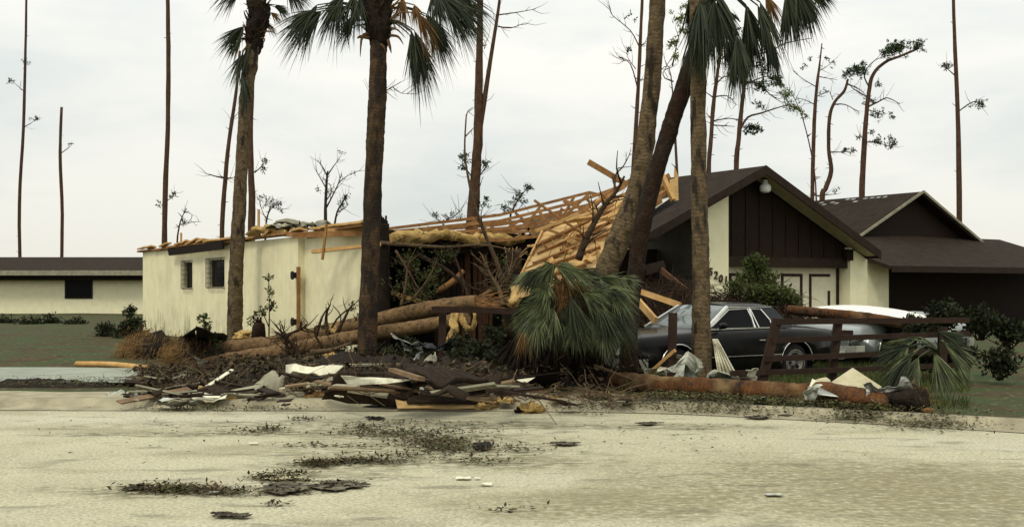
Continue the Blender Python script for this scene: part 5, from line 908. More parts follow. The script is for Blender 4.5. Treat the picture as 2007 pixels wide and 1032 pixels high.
sheet('black sheet put in for the shade in the gap below the propped shingled slab', 'felt sheet', 'felt_sheet', 'felt', [(640, 793, .03), (772, 798, .02), (790, 770, .10), (655, 768, .12)], .02, .03, 7, g1, 2)  # black sheet added to darken the gap under the slab
pl = sheet('plywood panel with bared tan edge, its shingles peeled back', 'roof panel', 'roof_panel', 'ply', [(779, 800, .035), (960, 799, .03), (950, 760, .22), (764, 738, .42)], .015, .012, 7, g1, 3)
q_ = [G(x, y, h_) for x, y, h_ in [(779, 800, .035), (960, 799, .03), (950, 760, .22), (764, 738, .42)]]; nn_ = (q_[1] - q_[0]).cross(q_[3] - q_[0]).normalized(); nn_ = nn_ if nn_.z > 0 else -nn_; mb = MB(); n = 14; pts = []
for j in range(n):
    for i in range(n):
        f = .11 + .92 * i / (n - 1) + (.025 * noise.noise(V(j * .9, 1, 5)) if i == 0 else 0); g = .10 + .9 * j / (n - 1) + (.03 * noise.noise(V(i * .8, 3, 5)) if j == 0 else 0); pts.append((q_[0] * (1 - f) + q_[1] * f) * (1 - g) + (q_[3] * (1 - f) + q_[2] * f) * g + nn_ * (.045 + .012 * noise.noise(V(i * .5, j * .5, 2))))
mb.grid(pts, n, n); mb.build('shingles', M['shingle2'], pl, None, .012)
sheet('dark shingle flap heaped behind the tan edged panel', 'roof panel', 'roof_panel', 'shingle2', [(800, 738, .55), (905, 752, .42), (975, 742, .32), (790, 714, .66)], .05, .08, 9, g1, 4)
sheet('dark crumpled roofing ending in a low ramp right of the duct', 'roof panel', 'roof_panel', 'shingle2', [(860, 768, .22), (1000, 790, .03), (985, 762, .12), (850, 738, .42)], .03, .10, 9, g1, 5)
sheet('long dark brown board panel under the fallen crown', 'board', 'brown_board', 'brown', [(905, 766, .08), (1075, 762, .10), (1100, 730, .40), (915, 747, .22)], .03, .02, 6, g1, 6)
sheet('small white triangle of board lying on the dark brown panel', 'scrap', 'white_scrap', 'white', [(1012, 744, .33), (1030, 751, .28), (1048, 739, .36)], .01, .0, 3, 'white scraps', 7)
sheet('white tapering strip of siding on the propped slab', 'siding strip', 'siding_strip', 'white', [(681, 750, .52), (805, 748, .48), (770, 741, .53), (670, 735, .62)], .012, .02, 6, 'white scraps', 8)
sheet('long pale plasterboard sheet arched over the rubbish left of the slab', 'plasterboard', 'plasterboard_sheet', 'white', [(562, 738, .36), (640, 728, .50), (672, 720, .55), (560, 717, .50)], .015, .06, 7, 'sheets left of the slab', 9)
sheet('mottled grey plywood sheet with a ragged edge in front of the plasterboard', 'plywood sheet', 'plywood_sheet', 'greyply', [(478, 776, .03), (545, 772, .10), (560, 738, .36), (525, 729, .38)], .02, .09, 9, 'sheets left of the slab', 10)
sheet('flat pale scrap on the kerb left of the grey plywood', 'scrap', 'flat_scrap', 'white', [(380, 783, .12), (440, 784, .11), (470, 772, .12), (362, 770, .14)], .012, .04, 6, 'sheets left of the slab', 11)
sheet('black peaked felt sheet tented against the long cream wall', 'felt sheet', 'felt_sheet', 'felt', [(338, 673, .25), (383, 674, .3), (384, 645, .95), (340, 668, .35)], .02, .05, 6, None, 12)
sheet('black felt sheet sloping to the foot of the slender palm', 'felt sheet', 'felt_sheet', 'felt', [(383, 674, .3), (442, 672, .3), (446, 657, .55), (384, 645, .95)], .02, .05, 6, None, 13)
# white corrugated and other sheets at the right
mb = MB(); pts = []
for j in range(8):
    for i in range(26):
        f, g = i / 25, j / 7; x = 1397 + 12 * g + (9 + 34 * g) * f; y = 664 + 78 * g + 6 * f * g; pts.append(P(x, y, 16.3 + .05 * math.sin(i * 1.25) + .25 * noise.noise(V(f, g * 2, 3))))
mb.grid(pts, 26, 8); tag(mb.build('corrugated_sheet', M['white'], None, P(1410, 740, 16.3), .012), 'white corrugated awning sheet bent against the straight palm', 'corrugated sheet')
mb = MB(); mb.slab([P(1604, 765, 14.45), P(1700, 772, 13.95), P(1728, 757, 14.1), P(1671, 720, 14.9)], .015); tag(mb.build('plywood_scrap', M['paleply'], None, P(1660, 765, 14.9)), 'pale triangular plywood piece propped on the right end of the red trunk', 'plywood sheet')
mb = MB(); mb.grid([P(1583 + 150 * i / 7, 757 + 16 * i / 7 + 7 * j + 4 * noise.noise(V(i, j, 4)), 14.35 - .045 * i - .1 * j) for j in range(3) for i in range(8)], 8, 3); tag(mb.build('sheet_scrap', M['metal'], None, P(1640, 770, 14.9), .008), 'thin grey metal sheet under the triangular plywood', 'sheet metal')
mb = MB(); mb.slab([P(1585, 760, 14.42), P(1606, 764, 14.38), P(1608, 750, 14.42), P(1592, 741, 14.48)], .02); tag(mb.build('white_scrap', M['white'], None, P(1595, 760, 15.05)), 'small white card standing on the red trunk', 'scrap', 'white scraps')
def crumple(label, pts0, Y, m, seed, s_=.12, nm='crumpled_plastic', cat='plastic sheet'):
    (x0, y0), (x1, y1), (x2, y2), (x3, y3) = pts0; mb = MB(); n = 15; q = []
    for j in range(n):
        for i in range(n):
            f, g = i / (n - 1), j / (n - 1); x = (x0 * (1 - f) + x1 * f) * (1 - g) + (x3 * (1 - f) + x2 * f) * g; y = (y0 * (1 - f) + y1 * f) * (1 - g) + (y3 * (1 - f) + y2 * f) * g; p = P(x, y, Y + .2 * (g - .5)); q.append(p + s_ * noise.noise_vector(p * 4.5 + V(seed, 0, 0)) + s_ * .55 * noise.noise_vector(p * 11 + V(seed, 3, 0)))
    mb.grid(q, n, n, False); tag(mb.build(nm, M[m], None, q[n * (n - 1)] - V(0, 0, .02), .004), label, cat, 'crumpled sheets in the rubbish')
crumple('crumpled pale plastic hanging over the front of the red trunk', [(1590, 764), (1615, 762), (1600, 800), (1560, 792)], 14.1, 'tarp', 1)
crumple('crumpled grey foil heap at the far right end of the red trunk', [(1705, 757), (1765, 752), (1775, 784), (1715, 786)], 13.75, 'metal', 2, .2)
crumple('small grey flap in the grass before the red trunk', [(1472, 784), (1498, 777), (1500, 793), (1478, 794)], 14.4, 'metal', 3, .05)
crumple('white crumpled bag between the red trunk and the lone post', [(1262, 730), (1285, 716), (1315, 735), (1270, 745)], 16.6, 'white', 4, .12)
crumple('pale dirty plastic tangle at the foot of the straight palm', [(1325, 722), (1372, 718), (1385, 748), (1330, 748)], 16.1, 'tarp', 5, .25)
crumple('second plastic tangle right of the straight palm foot', [(1384, 722), (1425, 730), (1440, 752), (1390, 752)], 16.1, 'tarp', 6, .2)
crumple('white rag caught at the foot of the leaning fence post', [(1460, 728), (1488, 722), (1486, 742), (1468, 745)], 15.7, 'white', 7, .08)
crumple('white crumpled sheet behind the shingled panels', [(830, 698), (865, 712), (850, 727), (798, 724)], 17.8, 'white', 8, .22)
crumple('grey plastic lump left of the white crumpled sheet', [(775, 705), (815, 697), (828, 716), (785, 722)], 18.0, 'metal', 9, .25)
crumple('blue black folded tarp below the broken fence rail', [(815, 676), (885, 672), (885, 690), (830, 690)], 18.8, 'vinyl', 10, .15, 'folded_tarp', 'tarp')
crumple('pale blue tarp fold beside the fallen trunks', [(774, 664), (815, 668), (830, 690), (800, 692)], 18.9, 'tarp', 11, .15, 'folded_tarp', 'tarp')
crumple('bit of grey blue plastic on the lower root ball', [(383, 698), (402, 702), (410, 712), (388, 712)], 21.1, 'tarp', 12, .12)
# duct, poles, strips
t = thing('metal_duct', G(822, 770, .4), 'grey dented metal duct standing aslant on the shingled panels', 'duct'); mb = MB(); mb.tube([P(831, 769, 14.62), P(822, 753, 14.72), P(807, 736, 14.85)], [.075, .072, .075], 14, jit=.12, sub=3); mb.build('pipe', M['metal'], t); mb = MB(); mb.tube([P(832, 770, 14.61), P(830, 766, 14.63)], [.085, .082], 14); mb.build('flange', M['metal'], t)
def stick(label, a, b, w_, h_, m, nm='broken_board', cat='board', grp='broken boards in the kerb rubbish', tube=False):
    mb = MB(); a, b = G(*a), G(*b)
    if tube: mid = (a + b) / 2 + V(0, 0, .03); mb.tube([a, mid, b], w_ / 2, 8, sub=3)
    else: mb.beam(a, b, w_, h_, roll=r.uniform(-.3, .3))
    tag(mb.build(nm, M[m], None, a), label, cat, grp)
stick('long splintered lath crossing the tan edged panel', (744, 752, .45), (968, 789, .10), .07, .02, 'dull')
stick('thin torn lath below the dark ramp of roofing', (868, 773, .22), (1060, 789, .05), .05, .03, 'dull')
stick('short pale board poking left from under the slab, lower one', (550, 764, .18), (606, 752, .24), .09, .05, 'paleply')
stick('short pale board poking left from under the slab, upper one', (604, 755, .28), (648, 742, .34), .09, .05, 'paleply')
stick('flat brown plank on the rubbish behind the tan edged panel', (760, 722, .6), (838, 746, .5), .14, .03, 'brownbeam')
stick('dark plank end by the crumpled white sheet', (768, 724, .62), (826, 742, .56), .10, .05, 'dull')
stick('white metal strip lying aslant at the left kerb', (386, 770, .1), (456, 724, .4), .06, .02, 'white', 'metal_strip', 'metal strip')
stick('grey metal rod at the foot of the white strip', (350, 768, .12), (394, 771, .12), .04, .03, 'metal', 'metal_strip', 'metal strip')
stick('slim grey pole running down from the fallen crown to the kerb', (1165, 716, .50), (1292, 772, .05), .05, .05, 'twig', 'slim_pole', 'pole', None, True)
stick('weathered lath on the ground before the red trunk', (1290, 769, .11), (1402, 785, .10), .08, .03, 'twig')
stick('thin brown conduit along the back of the driveway', (290, 718, .18), (640, 734, .18), .05, .05, 'trim', 'conduit', 'pipe', None, True)
stick('yellowish pole end at the left of the driveway', (150, 713, .18), (290, 721, .16), .11, .11, 'lumber', 'pale_pole', 'pole', None, True)
stick('dark beam on the verge behind the kerb at the left', (300, 748, .16), (520, 764, .12), .16, .10, 'brownbeam')
stick('brown plank under the middle fallen crown', (985, 764, .12), (1075, 766, .12), .10, .03, 'lumber_d')
stick('brown lath at the right end of the kerb grass', (1690, 797, .12), (1830, 803, .12), .06, .03, 'lumber_d')
stick('wooden post foot lying by the leaning fence post', (1440, 742, .2), (1478, 746, .2), .07, .07, 'fence')
def lump(label, x, y, h_, rr, m, seed, nm='foam_chunk', cat='insulation chunk', grp='chunks of yellow insulation'):
    c = G(x, y, h_) + V(0, 0, rr * .45); mb = MB(); pts = []
    for j in range(13):
        for i in range(22):
            a, b = 2 * math.pi * i / 22, math.pi * j / 12; q = V(math.cos(a) * math.sin(b), math.sin(a) * math.sin(b), math.cos(b)); k = rr * (1 + .7 * noise.noise(q * 1.9 + V(seed, 0, 0)) + .35 * noise.noise(q * 4 + V(0, seed, 0)) + .2 * noise.noise(q * 9)); pts.append(c + V(q.x * k * 1.4, q.y * k, max(-.45 * rr, q.z * k * .7)))
    mb.grid(pts, 22, 13, True, True); tag(mb.build(nm, M[m], None, c - V(0, 0, rr * .45)), label, cat, grp)
lump('rounded yellow foam chunk lying alone on the road edge', 1041, 808, .0, .115, 'insul', 1)
lump('dark brown clod beside the lone foam chunk', 1022, 808, .0, .06, 'soil', 2, 'clod', 'clod', None)
lump('yellow foam piece at the tip of the tan edged panel', 960, 797, .02, .09, 'insul', 3); lump('flatter yellow foam piece just before the panel tip', 945, 803, .0, .075, 'insul', 4)
lump('straw coloured tuft at the left foot of the propped slab', 621, 788, .02, .13, 'thatch', 5, 'straw_tuft', 'straw tuft', None)
lump('yellow insulation clump on the foot of the slender palm', 478, 664, .45, .16, 'insul', 6); lump('yellow insulation scrap on the rubbish before the kerbside palm', 655, 706, .3, .12, 'insul', 7)
lump('yellow scrap beside the lower fallen trunk', 628, 722, .25, .11, 'insul', 8); lump('yellow green fruit like lump under the lower trunk', 596, 729, .15, .10, 'insul', 9)
mb = MB(); puff(mb, [P(893, 618, 20), P(891, 636, 19.9), P(888, 654, 19.85), P(884, 672, 19.8)], [.05, .07, .08, .03], 5, 18); puff(mb, [P(905, 616, 20), P(912, 632, 20), P(922, 640, 20), P(934, 616, 20)], [.03, .04, .035, .03], 6, 16); tag(mb.build('hanging_insulation', M['insul'], None, P(890, 668, 19.9)), 'ragged yellow insulation hanging under the broken fence rail', 'insulation')
mb = MB(); puff(mb, [P(1020, 560, 21.5), P(1012, 578, 21.3), P(1004, 594, 21.2), P(1012, 604, 21.2)], [.08, .07, .09, .04], 8); tag(mb.build('hanging_insulation', M['insul'], None, P(1005, 600, 21.2)), 'yellow insulation clump left of the fallen green crown', 'insulation')
mb = MB(); puff(mb, [P(654, 640, 21.4), P(660, 655, 21.3), P(656, 672, 21.3)], [.04, .07, .03], 9); tag(mb.build('hanging_insulation', M['insul'], None, P(656, 668, 21.3)), 'small yellow insulation rag draped on the fallen trunks', 'insulation')
# soil bank at the left kerb, small things on the road
mb = MB(); n = 150; pts = []
for j in range(6):
    for i in range(n):
        f = i / (n - 1); a = G(-500 + 1050 * f, 764, .05); hh = max(.0, (.0, .06, .11, .12, .08, .02)[j] * (1 + 1.0 * noise.noise(V(f * 17, j * .5, 2)) + .35 * noise.noise(V(f * 70, j * 1.3, 5)))) * (1 - f) ** .25; pts.append(a + V(0, j * .16, hh))
mb.grid(pts, n, 6); tag(mb.build('verge_bank', M['soil'], None), 'dark soil bank along the left kerb', None, None, 'structure')
flats = [('dark reddish shingle piece at the bottom left of the road', [(422, 1008), (478, 1012), (490, 1008), (430, 1002)], 'dusty'), ('dark grey shingle square on the road among leaves', [(928, 879), (958, 880), (962, 867), (932, 866)], 'felt'), ('thin dark lath like shingle right of the leaf drift', [(1075, 868), (1110, 871), (1142, 867), (1100, 865)], 'dusty'),
         ('small dark strip near the kerb in the middle of the road', [(1245, 829), (1270, 831), (1304, 827), (1262, 827)], 'dusty'), ('dark flat shingle mat under the right kerb grass', [(1450, 806), (1545, 814), (1640, 808), (1560, 798)], 'dusty'), ('little dark strip next to the right kerb mat', [(1460, 817), (1490, 819), (1512, 817), (1478, 815)], 'dusty'),
         ('broad dark shingle on the left half of the road', [(508, 955), (545, 968), (612, 955), (560, 942)], 'dusty'), ('second dark shingle overlapping to the right of the broad one', [(590, 952), (660, 960), (724, 947), (665, 940)], 'dusty'), ('pale tan torn board on the road above the broad shingle', [(505, 936), (560, 940), (598, 934), (540, 928)], 'paleply'),
         ('dark sliver at the left edge of the road', [(247, 955), (262, 957), (290, 950), (275, 948)], 'dusty'), ('small grey bit of shingle by the tan panel', [(718, 818), (748, 820), (750, 817), (722, 815)], 'felt'), ('brown shingle scrap in the right kerb gutter', [(1290, 796), (1330, 802), (1375, 797), (1330, 791)], 'dusty')]
for i, (lb, q, m) in enumerate(flats):
    mb = MB(); c = [G(x, y, .02) for x, y in q]; n = 12; mb.grid([(c[0] * (1 - a / 11) + c[1] * (a / 11)) * (1 - b / 11) + (c[3] * (1 - a / 11) + c[2] * (a / 11)) * (b / 11) + V(.10 * noise.noise(V(a * .8, b * 1.1, i)), .10 * noise.noise(V(a * 1.2, b * .9, i + 5)), .012 * noise.noise(V(a * .3, b * .3, i)) + .002) for b in range(n) for a in range(n)], n, n)
    tag(mb.build('torn_shingle', M[m], None, V(c[0].x, c[0].y, 0), .006), lb, 'shingle', 'torn bits of roofing on the road')
bits = [(346, 834, 'lone white paper scrap at the left of the road'), (490, 795, 'white foil wrapper against the left kerb'), (908, 936, 'small whitish scrap near the middle of the road'), (936, 936, 'pale scrap just right of the small whitish one'), (953, 948, 'tan pebble like scrap below the pale one'), (1516, 968, 'pale blue sliver on the worn patch of road'), (465, 956, 'white paper ball left of the broad shingle'),
        (420, 964, 'bluish plastic bit left of the white paper ball'), (1077, 794, 'white scrap in the gutter right of the foam chunk'), (336, 800, 'pale flat scrap in the gutter at the left'), (497, 868, 'tiny white bit on the road below the left leaf drift')]
for i, (x, y, lb) in enumerate(bits):
    mb = MB(); c = G(x, y, .012); s_ = .028 + .018 * (i % 3); q = [c + V((a - 2) * s_ * .5, (b - 1.5) * s_ * .5, .014 * noise.noise(V(a, b, i * 3.1)) + .003) for b in range(4) for a in range(5)]; mb.grid(q, 5, 4, False); tag(mb.build('paper_scrap', M['tarp' if i in (5, 7) else 'white'], None, c, .004), lb, 'scrap', 'small pale scraps on the road')

# ---------------------------------------------------------------- plants and branches
def bush(name, label, spec, lm, ls=.08, stems=(), cat='shrub', grp=None, seed=0, twig='twigdk'):
    rr = random.Random(seed); c0 = P(*spec[0][:3]); t = thing(name, V(c0.x, c0.y, .08), label, cat, grp)
    mb = MB()
    for pts, w_ in stems: ms = MB(); ms.tube([P(*p) for p in pts], [w_, w_ * .35], 6, sub=3); ms.build('stem', M[twig], t)
    for x, y, Y, rp, n in spec:
        c = P(x, y, Y); R_ = rp * Y / F
        for k in range(max(2, n // 60)):
            e_ = c + V(rr.gauss(0, .6) * R_, rr.gauss(0, .6) * R_, rr.uniform(-.3, .8) * R_); s_ = c + V(rr.uniform(-.2, .2) * R_, 0, -R_); mb.tube([s_, (s_ + e_) / 2 + ru(rr) * .08 * R_ * 3, e_], [.014, .005], 5, sub=2)
    mb.build('twigs', M[twig], t); mb = MB()
    for x, y, Y, rp, n in spec:
        c = P(x, y, Y); R_ = rp * Y / F
        for k in range(max(1, n // 7)):
            q = ru(rr) * (rr.random() ** .45) * R_; cc = c + V(q.x, q.y, q.z * .85); cc.z = max(.1, cc.z); a0 = (ru(rr) + V(0, 0, .5)).normalized()
            for j in range(7): d = (a0 + ru(rr) * 1.1).normalized(); mb.leaf(cc + ru(rr) * ls * .6, d, ru(rr), ls * rr.uniform(.6, 1.3), ls * .45)
    mb.build('foliage', M[lm], t); return t
bush('shrub', 'round topped green shrub before the garage door', [(1480, 520, 25.2, 24, 1300), (1505, 548, 25, 22, 700), (1462, 550, 25, 22, 700), (1535, 572, 22.4, 15, 300), (1553, 588, 22.2, 14, 300), (1440, 565, 22.8, 20, 300), (1510, 578, 22.3, 24, 800), (1478, 575, 22.3, 20, 500)], 'leaf', .10, [([(1482, 620, 25), (1480, 570, 25.1), (1481, 530, 25.2)], .05)], seed=31)
bush('shrub', 'dark low bush at the far left behind the root balls', [(262, 640, 33, 24, 700), (255, 610, 34, 12, 200), (240, 655, 33, 22, 400), (205, 650, 34, 24, 500), (275, 655, 32, 14, 200)], 'leafdk', .12, seed=32)
bush('shrub', 'hedge of dark green shrubs by the far brown house', [(150, 640, 45, 24, 500), (100, 632, 46, 22, 500), (60, 640, 45, 26, 500), (10, 636, 46, 24, 500)], 'leafdk', .14, seed=33)
for k, (lb, sp, lm) in enumerate([('dark leafy tangle below the broken fence rail', [(770, 700, 18.9, 24, 500), (800, 680, 19, 22, 300), (740, 690, 20.4, 18, 260), (820, 705, 18.5, 18, 260)], 'leafdk'), ('glossy green ground vine left of the fallen crown', [(900, 705, 18.2, 30, 900), (940, 690, 18.4, 30, 900), (970, 710, 17.8, 28, 700), (925, 725, 17.6, 26, 600), (880, 725, 17.8, 20, 400), (1000, 715, 17.6, 26, 500), (965, 660, 18.8, 26, 500), (990, 735, 17.2, 22, 300), (900, 670, 19, 22, 300)], 'leafdk'),
      ('leafy broken twigs under the kerbside palm foot', [(660, 690, 20.2, 20, 260), (680, 710, 19.6, 20, 300), (640, 690, 20.6, 16, 200), (700, 690, 20.3, 14, 160), (620, 705, 20.4, 14, 140)], 'leafdk'), ('green leafed vine climbing in the dark porch', [(800, 520, 22.8, 34, 240), (850, 545, 22.6, 30, 220), (790, 570, 22.4, 26, 160), (880, 500, 22.9, 18, 90), (830, 580, 22.3, 24, 160), (985, 510, 22.5, 14, 60)], 'leaf')]):
    bush('shrub', lb, sp, lm, .075, seed=40 + k)
bush('shrub', 'dense dark greenery added to deepen the shade under the fallen crown', [(1060, 735, 17.4, 26, 500), (1100, 730, 17.6, 28, 500), (1150, 735, 17.4, 26, 500), (1190, 735, 17.4, 24, 400), (1030, 720, 17.6, 24, 400), (1100, 690, 18, 34, 500), (1180, 690, 18, 30, 400), (1020, 690, 18.4, 26, 400)], 'leafdk', .085, seed=47)  # dark leaves added to blacken the space under the crown
bush('sapling', 'thin leafed sapling standing before the cream wall', [(527, 545, 24, 6, 30), (529, 570, 24, 7, 40), (530, 600, 24, 9, 60), (515, 610, 24, 9, 60), (500, 620, 24, 8, 40), (492, 632, 24, 6, 30), (528, 585, 24, 5, 20)], 'leaf', .09, [([(527, 660, 24), (528, 600, 24), (526, 535, 24)], .02), ([(527, 640, 24), (510, 608, 24), (490, 630, 24)], .015)], 'sapling', seed=50)
bush('sapling', 'blue green leafy sprig growing over the lower root ball', [(398, 625, 22, 8, 50), (405, 640, 22, 9, 60), (410, 665, 22, 14, 160), (415, 685, 22, 12, 120)], 'leaf', .10, [([(418, 715, 22), (410, 670, 22), (396, 618, 22)], .02)], 'sapling', seed=51)
bush('sapling', 'leafy twigs beside the kerbside palm over the fallen trunks', [(690, 600, 21.2, 7, 24), (640, 640, 21.2, 8, 24), (700, 620, 21.2, 8, 20)], 'leaf', .08, [([(640, 665, 21.3), (660, 625, 21.3), (690, 600, 21.2)], .03), ([(620, 660, 21.4), (632, 620, 21.4), (645, 600, 21.4)], .03), ([(662, 660, 21.2), (668, 620, 21.2), (652, 598, 21.2)], .02)], 'sapling', seed=52)
def branch(label, pts, w0, m='twig', n=6, tw=.5, name='broken_branch', leaves=0, seed=0, grp='broken branches'):
    rr = random.Random(seed + 900); q = [P(*p) for p in pts]; t = thing(name, q[0], label, 'branch', grp) if leaves else None; mb = MB(); mb.tube(q, [w0, w0 * .25], 7, sub=4, jit=.1); tips = []
    for i in range(n):
        k = rr.randrange(len(q) - 1); a = q[k].lerp(q[k + 1], rr.random()); d = ((q[k + 1] - q[k]).normalized() + ru(rr) * .9).normalized(); L_ = tw * rr.uniform(.4, 1.1); e_ = a + d * L_ + ru(rr) * .1 * L_
        mb.tube([a, a + d * L_ * .5 + ru(rr) * .08 * L_, e_], [w0 * .3, w0 * .08], 5, sub=2); tips.append(e_)
        for j in range(2): mb.tube([a + d * L_ * .5, a + d * L_ * .6 + ru(rr) * L_ * .5], [w0 * .14, w0 * .05], 4)
    if not leaves: o = mb.build(name, M[m], None, q[0]); tag(o, label, 'branch', grp); return
    mb.build('stem', M[m], t); mb = MB()
    for e_ in tips:
        for j in range(leaves): mb.leaf(e_ + ru(rr) * .12, ru(rr), ru(rr), .08 * rr.uniform(.6, 1.2), .035)
    mb.build('foliage', M['leaf'], t)
branch('tall slender bare stem curving up into the sky from the porch', [(990, 575, 22.2), (975, 520, 22.2), (955, 470, 22.2), (938, 425, 22.1), (922, 370, 22.1), (911, 300, 22.1), (914, 225, 22.1)], .055, 'twig', 9, .6, seed=1)
branch('grey bare limb leaning up across the plywood deck', [(1133, 508, 22.2), (1150, 465, 22.3), (1180, 410, 22.5), (1208, 375, 22.6), (1224, 345, 22.6)], .085, 'twigdk', 12, .9, seed=2)
branch('thin branch arching from the deck top into the sky', [(1205, 385, 22.6), (1206, 345, 22.6), (1222, 325, 22.6), (1235, 300, 22.6)], .03, 'twig', 4, .3, seed=3)
branch('long pale branch lying level across the dark porch', [(745, 476, 22.0), (800, 480, 22), (870, 484, 22), (930, 480, 22), (975, 484, 22), (1040, 500, 21.8)], .045, 'twig', 8, .5, seed=4)
branch('dark branch sloping down in front of the bare studs', [(820, 500, 22.2), (870, 525, 22.1), (910, 555, 22), (950, 575, 22), (1000, 590, 21.8)], .05, 'twigdk', 10, .5, leaves=6, seed=5)
branch('pale twig rising left of the dark porch', [(786, 600, 21.9), (795, 560, 21.9), (800, 520, 22), (818, 480, 22)], .032, 'twig', 12, .5, leaves=8, seed=6)
branch('crossing twig in the dark porch', [(775, 490, 22), (800, 530, 22), (820, 565, 22), (840, 590, 22)], .03, 'twig', 10, .5, leaves=7, seed=7)
branch('forked twig with leaves left of the board wall', [(805, 590, 21.8), (830, 560, 21.8), (848, 530, 21.8), (857, 505, 21.8)], .03, 'twig', 10, .45, leaves=8, seed=8)
branch('steep twig before the bare studs', [(922, 595, 21.6), (905, 540, 21.7), (890, 500, 21.8), (880, 485, 21.8)], .035, 'twigdk', 8, .45, seed=9)
branch('splayed root like limbs at the porch corner', [(935, 600, 21.5), (960, 570, 21.6), (985, 560, 21.7), (1000, 530, 21.8)], .07, 'twig', 16, .6, seed=10)
branch('second splayed limb at the porch corner', [(985, 600, 21.4), (978, 565, 21.5), (962, 540, 21.6), (950, 510, 21.7)], .06, 'twig', 14, .6, seed=11)
branch('curved dark snag over the fallen trunks', [(565, 700, 20.4), (560, 665, 20.4), (548, 645, 20.4)], .05, 'twigdk', 16, .5, seed=12)
branch('upturned root snag beside the curved dark one', [(590, 715, 20.2), (580, 680, 20.2), (560, 660, 20.2), (600, 640, 20.2)], .06, 'twigdk', 20, .5, seed=13)
branch('looped bare stems on the fallen trunks left of the palm', [(640, 690, 20.3), (620, 660, 20.3), (618, 640, 20.3), (636, 640, 20.3), (645, 665, 20.3)], .025, 'twigdk', 8, .4, seed=14)
branch('broken bare twig standing left of the kerbside palm', [(655, 660, 21), (672, 630, 21), (685, 605, 21), (695, 595, 21)], .04, 'twigdk', 6, .35, seed=15)
branch('stout short bare twig on the upper fallen trunk', [(640, 640, 21.5), (640, 615, 21.5), (648, 595, 21.5)], .04, 'twigdk', 4, .3, seed=16)
branch('long bare branch lying in the rubbish left of the palm foot', [(610, 690, 20.1), (650, 685, 20), (690, 670, 20)], .06, 'palmD' if False else 'twig', 6, .4, seed=17)
branch('thin twig sticking from the root ball onto the verge', [(560, 745, 17.8), (600, 738, 17.8), (650, 722, 17.9)], .02, 'twig', 8, .4, seed=18)
tree('bare_tree', 'bare twiggy tree showing a single branch past the kerbside palm trunk', 34, [(733, 470, 9), (736, 330, 8), (739, 220, 7), (741, 170, 5)], [(3, (740, 180), (757, 178), (775, 168), (785, 160)), (2, (770, 171), (785, 182), (800, 184)), (2, (739, 200), (735, 185))], [], m=M['twigdk'], seed=22)
branch('brown twig arching over the gutter left of the red trunk', [(1140, 796, 15), (1180, 775, 15.3), (1215, 790, 15)], .012, 'twig', 6, .3, seed=20)
branch('dry stick leaning before the red trunk', [(1522, 803, 14.2), (1535, 788, 14.3), (1548, 774, 14.4)], .016, 'twig', 2, .15, seed=21)
# heap of brown brush behind the coupe: nobody could count it
rr = random.Random(77); mb = MB(); M['shredded'] = mat('shredded_debris', (.085, .055, .034), (.030, .032, .016), 6, .95, 0, island=.9, ramp=(.3, .7))
def heapz(x, y): return 0
for i in range(4200):
    px = rr.uniform(1245, 1560); top = 545 if px < 1330 else 560; f = rr.random() ** .8; Y = 22 + 4.5 * rr.random(); py = top + 12 * math.sin(px * .05) + f * 75 + (Y - 26) * -4; a = P(px, py, Y)
    if a.z < .1: continue
    d = (ru(rr) + V(0, 0, -.1)); d.z *= .45; d.normalize(); L_ = rr.uniform(.2, .9); w_ = rr.uniform(.005, .015); mid = a + d * L_ * .5 + ru(rr) * .12 * L_; mb.tube([a, mid, a + d * L_ + V(0, 0, -.1)], [w_, w_ * .3], 4, cap=False, smooth=False)
tag(mb.build('brush_pile', M['twigdk'], None), 'heaped brown brush between the coupe and the garage', 'brush', None, 'stuff')
mb = MB(); pts = []
for j in range(8):
    for i in range(24): f = i / 23; g = j / 7; c = V(2.6 + 4.3 * f + 1.2 * g, 22.3 + 3.8 * g + f * 1.2, .1); pts.append(c + V(0, 0, 1.35 * math.sin(math.pi * min(1, .08 + g * .8)) * (.75 + .35 * noise.noise(V(f * 5, g * 3, 1))) * (1 - .25 * f)))
mb.grid(pts, 24, 8); tag(mb.build('brush_mound', M['soil'], None), 'dark earthy litter inside the brush heap', None, None, 'stuff')
mb = MB()
for i in range(1500):                          # matted twigs and straw in the kerb rubbish
    px = rr.uniform(247, 1240); y = rr.uniform(700, 765) if px < 980 else rr.uniform(768, 779);
    if px > 980 and i % 4: continue
    a = G(px, y, .10 + rr.random() * .25 * (1 if px > 560 else .3)); d = ru(rr); d.z *= .35; d.normalize(); L_ = rr.uniform(.15, .7); w_ = rr.uniform(.004, .011)
    mb.tube([a, a + d * L_ * .5 + ru(rr) * .05, a + d * L_], [w_, w_ * .5], 4, cap=False, smooth=False)
tag(mb.build('twig_litter', M['twig'], None), 'broken twigs matted through the kerb rubbish', 'twigs', None, 'stuff')
